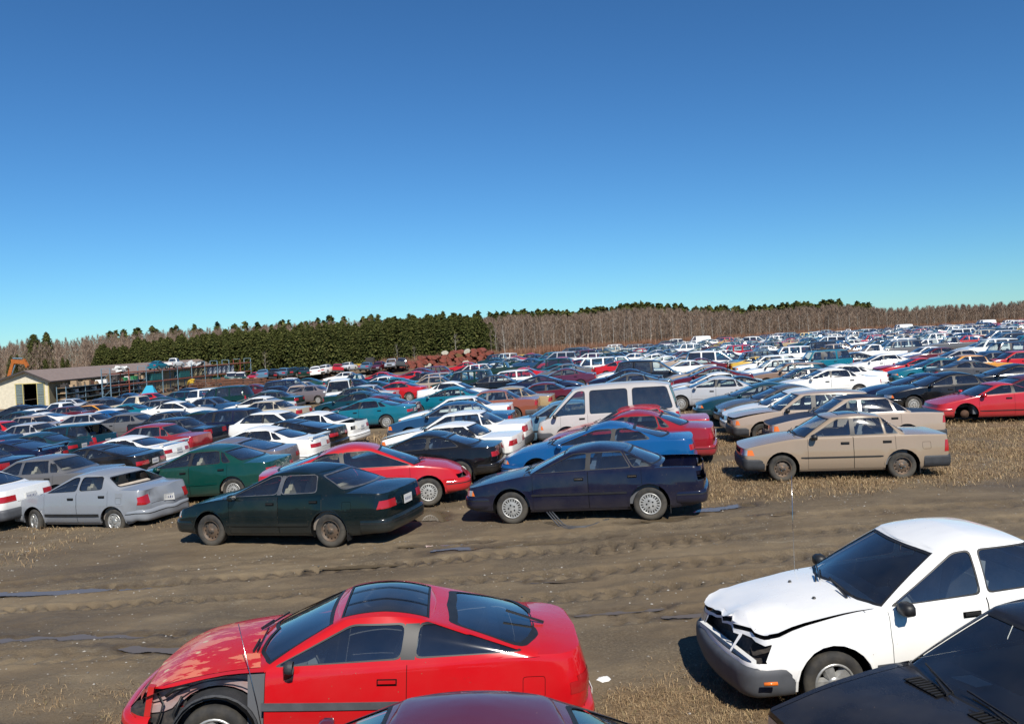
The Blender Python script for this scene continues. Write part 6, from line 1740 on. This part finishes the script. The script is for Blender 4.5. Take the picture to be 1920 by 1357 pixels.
# white cabs behind the teal frames
for px_, lab in ((435, 'white truck cab shell behind the blue-green frames, left one'), (452, 'white truck cab shell behind the blue-green frames, right one')):
    yy = 124; d = ray(px_, 697); s_ = yy / d.y; X_ = d.x * s_; c = far_mesh('minivan'); o = link('car_shell', c.far[0], None, COL['wh']); o.location = (X_, yy, CAM_H + d.z * s_ - 1.7); o.rotation_euler = (0, 0, R(100)); o.scale = (.6, 1, 1); tag(o, lab, 'car shell')
mb = MB(); mb.tube([(0, 0, 0), (.2, 0, .7), (.9, 0, 1.0), (1.5, 0, .9)], .17, 6, 'machine_yellow'); mb.box((.9, 0, .55), (.8, .5, .5), 'machine_yellow'); o = mb.build('yellow_machine'); o.scale = (.55, .55, .6); d = ray(352, 718); o.location = (d.x / d.y * 96, 96, CAM_H + d.z / d.y * 96 - .2); tag(o, 'small yellow machine arm poking up by the rack', 'machine')
mb = MB(); mb.box((0, 0, .5), (3.4, 1.1, .55), 'machine_yellow'); mb.box((1.0, 0, 1.2), (1.2, 1.0, .9), 'engine_dark'); mb.box((-1.6, 0, .4), (1.0, 1.2, .3), 'machine_yellow')
for q in (-1, 1): mb.lathe([(0, -.1), (.45, -.1), (.45, .1), (0, .1)], 12, 'tyre', 'y', (q * 1.1, -.6, .3))
o = mb.build('loader'); d = ray(682, 683); o.location = (d.x / d.y * 124, 124, ground_z(d.x / d.y * 124, 124) + .9); tag(o, 'yellow loader parked behind the light blue raised sedan', 'loader')

# oval fuel tanks
mat('tank_red', (.24, .055, .035), .8, col2=(.15, .045, .03), noise_scale=3, bump=.2); mat('tank_white', (.50, .47, .38), .6, noise_amt=.3); mat('tank_brown', (.17, .10, .035), .8, noise_amt=.3)
tm = {}
for c_ in ('tank_red', 'tank_white', 'tank_brown'):
    mb = MB(); n = 18; ov = [(.60 * math.cos(2 * math.pi * k / n), .37 * math.sin(2 * math.pi * k / n)) for k in range(n)]
    rings_ = [(-.86, .90), (-.82, 1.0), (.82, 1.0), (.86, .90)]; vs = []
    for (yv, s_) in rings_: vs += [(x * s_, yv, z * s_) for x, z in ov]
    mb.faces(vs, [(i * n + j, i * n + (j + 1) % n, (i + 1) * n + (j + 1) % n, (i + 1) * n + j) for i in range(3) for j in range(n)], c_, True); mb.faces([(x * .9, -.86, z * .9) for x, z in ov], [tuple(range(n))], c_)
    mb.faces([(x * .9, .86, z * .9) for x, z in ov], [tuple(range(n))[::-1]], c_); mb.lathe([(.05, .36), (.05, .44), (0, .44)], 6, c_, 'z', (.2, -.5, 0)); tm[c_] = mb.mesh('tank')
TY = 137.0
for row_, (n_, x0) in enumerate(((13, -17.6), (12, -16.6), (10, -14.9), (6, -11.0))):
    for k in range(n_):
        x = x0 + k * 1.24 + rs.uniform(-.15, .15); c_ = rs.choice(['tank_red'] * 14 + ['tank_white', 'tank_brown']); c_ = 'tank_white' if row_ == 4 and k == 2 else c_
        if row_ == 3 and k in (0, 3): c_ = 'tank_white'
        o = link('fuel_tank', tm[c_]); o.location = (x, TY + rs.uniform(-.3, .3) + row_ * .15, ground_z(x, TY) + .30 + row_ * .62 + rs.uniform(-.05, .05)); o.rotation_euler = (rs.uniform(-.06, .06), rs.uniform(-.45, .45), rs.uniform(-.5, .5))
        cn = {'tank_red': 'rust-red', 'tank_white': 'dirty white', 'tank_brown': 'brown'}[c_]
        tag(o, '%s oval fuel tank in the %s layer of the heap before the wood' % (cn, ('bottom', 'second', 'third', 'fourth', 'top')[row_]), 'tank', '%s tanks, %s layer' % (cn, ('bottom', 'second', 'third', 'fourth', 'top')[row_]))

# ------------------------------------------------------------------ trees
island_mat('spruce', [(0, (.034, .042, .013)), (.4, (.056, .066, .018)), (.75, (.085, .094, .026)), (1, (.13, .125, .042))], .9, spec=.1)
island_mat('twigs', [(0, (.13, .090, .064)), (.5, (.235, .172, .128)), (.85, (.36, .290, .232)), (1, (.19, .10, .065))], .95, spec=.05)
island_mat('brush', [(0, (.15, .065, .042)), (.5, (.25, .125, .08)), (1, (.38, .25, .16))], .95, spec=.05)
mat('bark', (.20, .16, .13), .95, noise_amt=.3); mat('birch_bark', (.50, .47, .42), .85, col2=(.22, .19, .16), noise_scale=3)
mat('far_bark', (.19, .155, .13), .95, noise_amt=.3)
def quad_cloud(C3, U, Vv):
    n = len(C3); P = np.stack([C3 - U - Vv, C3 + U - Vv * .4, C3 + Vv * 1.1, C3 - U * .8 + Vv * .5], 1); return P
def cloud_mesh(name, P, m_, trunk=None):
    mb = None; n = len(P); me = bpy.data.meshes.new(name); V_ = P.reshape(-1, 3); k = P.shape[1]
    F_ = (np.arange(n)[:, None] * k + np.arange(k)[None, :]).tolist(); me.from_pydata(V_.tolist(), [], F_); me.materials.append(MAT[m_]); me.update(); return me
def spruce_mesh(h, r, seed, n=2800):
    g = np.random.default_rng(seed); t = g.random(n) ** .75; z = h * (.04 + .95 * t)
    env = r * (1 - t) ** .55 * (.70 + .30 * g.random(n)); lob = .95 + .42 * np.sin(g.integers(0, 9, n) * 2.1 + z * 2.2)
    a = g.random(n) * 2 * np.pi; rad = env * np.sqrt(.25 + .75 * g.random(n)) * np.clip(lob, .55, 1.25) + .06
    # whorls: gather the sprays into arms
    arms = g.random(40) * 2 * np.pi; k = g.integers(0, 40, n); a = arms[k] + g.normal(0, .22, n); z = z * .82 + .18 * (np.round(z / .55) * .55) - rad * .22
    c = np.stack([np.cos(a) * rad, np.sin(a) * rad, z], 1); s = (.11 + .17 * g.random(n)) * (1.15 - .4 * t) * (1 if n > 1000 else 1.5)
    d = np.stack([np.cos(a) + g.normal(0, .3, n), np.sin(a) + g.normal(0, .3, n), -.25 - .5 * g.random(n)], 1); d /= np.linalg.norm(d, axis=1, keepdims=True)
    sd_ = np.stack([-np.sin(a), np.cos(a), g.normal(0, .35, n)], 1)
    return quad_cloud(c, sd_ * s[:, None] * .8, -d * s[:, None] * 1.2)
SP = [(cloud_mesh('spruce_crown', spruce_mesh(1.0 * hh_, rr_, 100 + i), 'spruce'), hh_) for i, (hh_, rr_) in enumerate(((10, 2.5), (10, 2.0), (10, 3.0), (10, 2.3), (10, 2.7), (10, 1.8)))]
tr = MB(); tr.tube([(0, 0, -.4), (.02, 0, 3), (0, .03, 7), (0, 0, 9.8)], [.20, .16, .08, .02], 6, 'bark'); TRM = tr.mesh('trunk')
def conifer(x, y, h, lab, grp, i, name='spruce_tree'):
    r = empty(name, (x, y, ground_z(x, y)), rs.random() * 6); r.scale = (h / 10 * rs.uniform(.9, 1.15), h / 10 * rs.uniform(.9, 1.15), h / 10); link('trunk', TRM, r); link('crown', SP[(i * 5 + i // 3) % 6][0], r); tag(r, lab, 'tree', grp); return r
px_ = 182.0; i = 0
TOPS = [(180, 647), (215, 648), (245, 638), (300, 633), (400, 624), (480, 617), (600, 607), (700, 601), (760, 595), (850, 589), (900, 593), (915, 610)]
while px_ < 912:
    for lay in (0, 1, 2):
        yy = 168 + lay * 5 + rs.uniform(-1.5, 1.5); top = pl(TOPS, px_ + lay * 6) + rs.choice((-5, -1, 0, 2, 4, 6, 9)) + rs.uniform(-2, 2) + (5 if lay == 0 else 0)
        if 205 < px_ < 226 and lay == 0 and False: continue
        d = ray(px_ + lay * 6, top); X_ = d.x / d.y * yy; zt = CAM_H + d.z / d.y * yy; h = zt - ground_z(X_, yy)
        conifer(X_, yy, h, 'dark green spruce in the dense planted row left of the bare wood', 'spruces in the planted row', i); i += 1
    px_ += rs.uniform(8, 15) if px_ > 235 or px_ < 200 else 22
for (px_, py_, yy, lab) in ((62, 626, 230, 'tall lone spruce above the bare wood, left of the pair'), (86, 622, 230, 'tall lone spruce above the bare wood, right of the pair')):
    d = ray(px_, py_); X_ = d.x / d.y * yy; conifer(X_, yy, CAM_H + d.z / d.y * yy - ground_z(X_, yy), lab, None, i); i += 1
for k in range(10):
    px_ = rs.uniform(0, 190); yy = rs.uniform(208, 225); d = ray(px_, rs.uniform(664, 675)); X_ = d.x / d.y * yy; conifer(X_, yy, CAM_H + d.z / d.y * yy - ground_z(X_, yy), 'small spruce standing among the bare trees behind the shed', 'small spruces behind the shed', i); i += 1

def bare_tree(seed, h, spread, ntw, pale=False):
    g = random.Random(seed); tb = MB(); pts = [(0, 0, -.4)]; x = y = 0
    for k in range(1, 6): x += g.uniform(-.12, .12); y += g.uniform(-.12, .12); pts.append((x, y, h * .92 * k / 5))
    tb.tube(pts, [.115, .10, .085, .06, .04, .012], 5, 'birch_bark' if pale else 'bark'); br = MB()
    for k in range(15):
        t = g.uniform(.28, .95); z = h * t * .92; a = g.random() * 6.28; L_ = spread * (1.15 - t) * g.uniform(.6, 1.2) + .4
        p0 = Vector((pts[min(5, int(t * 5))][0], pts[min(5, int(t * 5))][1], z)); d = Vector((math.cos(a), math.sin(a), g.uniform(.7, 1.6))).normalized(); p1 = p0 + d * L_; br.tube([p0, p0 + d * L_ * .5, p1], [.035, .022, .008], 3, 'birch_bark' if pale else 'bark')
        for q in range(ntw):
            s0 = p0.lerp(p1, g.uniform(.25, 1)); dd = (d + Vector((g.uniform(-.8, .8), g.uniform(-.8, .8), g.uniform(-.1, .9)))).normalized(); e = s0 + dd * g.uniform(.35, 1.1) * spread * .45; sd = dd.orthogonal().normalized() * .012
            br.face([s0 - sd, s0 + sd, e], 'twigs')
    return tb.mesh('trunk'), br.mesh('branches')
BT = [bare_tree(40 + k, 10, 2.2 + .3 * (k % 3), 9, k in (1, 4)) for k in range(6)]
def bare(x, y, h, lab, grp, k, name='bare_tree'):
    r = empty(name, (x, y, ground_z(x, y)), rs.random() * 6); r.scale = (h / 10 * rs.uniform(.8, 1.2),) * 2 + (h / 10,); link('trunk', BT[k % 6][0], r); link('branches', BT[k % 6][1], r); tag(r, lab, 'tree', grp)
RT = [(915, 596), (960, 592), (1050, 590), (1100, 588), (1200, 577), (1280, 580), (1400, 584), (1500, 576), (1560, 572), (1650, 577), (1750, 574), (1850, 570), (1920, 564), (1960, 562)]
def wood_edge(px_): return 152 + (px_ - 915) * .095 if px_ > 915 else 200
for k in range(170):                                                  # the front of the wood, tree by tree
    px_ = 918 + (1960 - 918) * (k + rs.random()) / 170; yy = wood_edge(px_) + 12 + rs.uniform(0, 9); top = pl(RT, px_) + rs.uniform(6, 18); d = ray(px_, top); X_ = d.x / d.y * yy
    bare(X_, yy, CAM_H + d.z / d.y * yy - ground_z(X_, yy), 'thin leafless birch at the front edge of the wood', 'birches along the edge of the wood', k, 'birch_tree')
for (px_, top, yy) in ((744, 640, 160), (776, 645, 158), (852, 620, 160), (945, 616, 150), (496, 655, 150), (1318, 596, 178), (1068, 618, 162)):
    d = ray(px_, top); X_ = d.x / d.y * yy; bare(X_, yy, CAM_H + d.z / d.y * yy - ground_z(X_, yy), 'pale leafless birch standing clear in front of the trees', 'birches standing in front of the wood', 1, 'birch_tree')
# the mass of the wood behind
def forest_mass(name, label, spots, kinds_, matname, per=170, seed=1):
    g = np.random.default_rng(seed); PP = []
    for (x, y, h, sp) in spots:
        n = per; t = g.random(n) ** .8; a = g.random(n) * 2 * np.pi; rad = sp * (.15 + .85 * np.sqrt(g.random(n))) * np.sin(np.pi * np.clip(.22 + .75 * t, 0, 1)) ; z = h * (.18 + .82 * t)
        c = np.stack([x + np.cos(a) * rad, y + np.sin(a) * rad, z + ground_z(x, y)], 1); L_ = .45 + .75 * g.random(n); d = np.stack([np.cos(a) * .5 + g.normal(0, .3, n), np.sin(a) * .5 + g.normal(0, .3, n), .6 + .6 * g.random(n)], 1); d /= np.linalg.norm(d, axis=1, keepdims=True)
        s = np.cross(d, g.normal(0, 1, (n, 3))); s /= np.linalg.norm(s, axis=1, keepdims=True); w_ = (.026 + .030 * g.random(n))[:, None]
        PP.append(np.stack([c - s * w_ - d * L_[:, None] * .5, c + s * w_ - d * L_[:, None] * .5, c + d * L_[:, None] * .6], 1))
        # stem
        w1 = .10; PP.append(np.array([[[x - w1, y, -1.5], [x + w1, y, -1.5], [x + g.normal(0, .15), y, h * .95 + ground_z(x, y)]]]))
    o = link(name, cloud_mesh(name, np.concatenate(PP), matname)); tag(o, label, 'trees', kind='stuff'); return o
spots = []
for k in range(1150):
    px_ = rs.uniform(905, 1990); yy = wood_edge(px_) + 20 + rs.random() * 55; top = pl(RT, px_) + rs.uniform(-2, 12); d = ray(px_, top); X_ = d.x / d.y * yy; h = CAM_H + d.z / d.y * yy - ground_z(X_, yy)
    if h > 4: spots.append((X_, yy, h, rs.uniform(1.2, 2.0)))
forest_mass('woods', 'leafless grey-brown wood behind the birches on the right', spots, None, 'twigs', 300, 1)
LT = [(-60, 655), (0, 642), (30, 634), (100, 634), (160, 628), (240, 622), (400, 612), (520, 606), (600, 600), (700, 597), (800, 594), (920, 592)]
spots = []
for k in range(950):
    px_ = rs.uniform(-60, 930); yy = 215 + rs.random() * 75; top = pl(LT, px_) + rs.uniform(-2, 14) + (290 - yy) * .10; d = ray(px_, top); X_ = d.x / d.y * yy; h = CAM_H + d.z / d.y * yy - ground_z(X_, yy)
    spots.append((X_, yy, h, rs.uniform(1.3, 2.2)))
forest_mass('woods', 'leafless grey-brown wood on the left behind the shed and the spruces', spots, None, 'twigs', 300, 2)
# far conifers rising over the bare wood
g = np.random.default_rng(5); PP = []
for k in range(430):
    q = rs.random(); px_ = rs.choice((rs.uniform(915, 1330), rs.uniform(930, 1250), rs.uniform(200, 900), rs.uniform(915, 1310), rs.uniform(1480, 1630), rs.uniform(1320, 1480)))
    base = pl(RT, px_) if px_ > 915 else pl(LT, px_); yy = rs.uniform(285, 330); d = ray(px_, base + rs.uniform(-12, 1) + (3 if px_ < 915 else 0)); X_ = d.x / d.y * yy; z0 = ground_z(X_, yy); h = CAM_H + d.z / d.y * yy - z0
    P = spruce_mesh(h, 3.4, 300 + k, 260); P = P.copy(); c = P.mean(1, keepdims=True); P = c + (P - c) * 2.8; P += np.array([X_, yy, z0]); PP.append(P)
o = link('woods', cloud_mesh('far_conifers', np.concatenate(PP), 'spruce')); tag(o, 'distant dark conifers showing above the leafless wood', 'trees', kind='stuff')
# red-brown brush at the foot of the wood
PP = []
for k in range(2600):
    px_ = rs.uniform(915, 1990) if k > 350 else rs.uniform(700, 930); yy = (wood_edge(px_) + rs.uniform(-4, 12)) if px_ > 915 else rs.uniform(145, 166); X_ = (px_ - 960) / CAM_F * yy; z0 = ground_z(X_, yy); n = 26
    a = g.random(n) * 6.28; h = rs.uniform(1.0, 2.3) * (.6 + .5 * g.random(n)); rad = g.random(n) * .9; b0 = np.stack([X_ + np.cos(a) * rad * .4, yy + np.sin(a) * rad * .4, np.full(n, z0 - .1)], 1)
    e = b0 + np.stack([np.cos(a) * rad, np.sin(a) * rad, h], 1); s = np.stack([-np.sin(a), np.cos(a), a * 0], 1) * .045; PP.append(np.stack([b0 - s, b0 + s, e], 1))
o = link('brush', cloud_mesh('brush', np.concatenate(PP), 'brush')); tag(o, 'low red-brown brush between the parked cars and the wood', 'brush', kind='stuff')
# wild ground under the wood
# ------------------------------------------------------------------ small things near the track
mb = MB(); import random as _r
def hose(pts, r, m_): mb.tube(pts, r, 5, m_)
gz = lambda x, y: ground_z(x, y)
for q in range(3):
    pts = []
    for k in range(18):
        t = k / 17; x = .62 + 1.05 * t - .25 * q * .2; y = 15.28 - .42 * math.sin(math.pi * t) * (1 + .15 * q); pts.append((x, y, gz(x, y) + .02 + .22 * max(0, 1 - t * 5)))
    hose(pts, .012, 'bumper_grey')
o = mb.build('hose'); tag(o, 'grey hoses trailing on the mud below the navy sedan', 'hose')
mat('white_rag', (.75, .75, .73), .9, bump=.4, bscale=6)
for (px_, py_, lab) in ((1386, 893, 'crumpled white rag in the grass beside the tan sedan nose'), (1340, 822, 'white plastic scrap lying behind the red sedans'), (1132, 1276, 'white scrap lying right of the red hatchback'), (990, 846, 'small white scrap in the grass left of the turquoise coupe')):
    p = at(px_, py_, 0); mb = MB(); n = 7
    vs = [(0, 0, .05)] + [(.11 * math.cos(6.28 * k / n) * rs.uniform(.5, 1.4), .08 * math.sin(6.28 * k / n) * rs.uniform(.6, 1.3), rs.uniform(.0, .03)) for k in range(n)]
    mb.faces(vs, [(0, 1 + k, 1 + (k + 1) % n) for k in range(n)], 'white_rag'); o = mb.build('rag'); o.location = (p.x, p.y, p.z); tag(o, lab, 'rag')
# thin aerials on the near cars
for (nm, pts, lab) in (('black_sedan', None, None),):
    pass
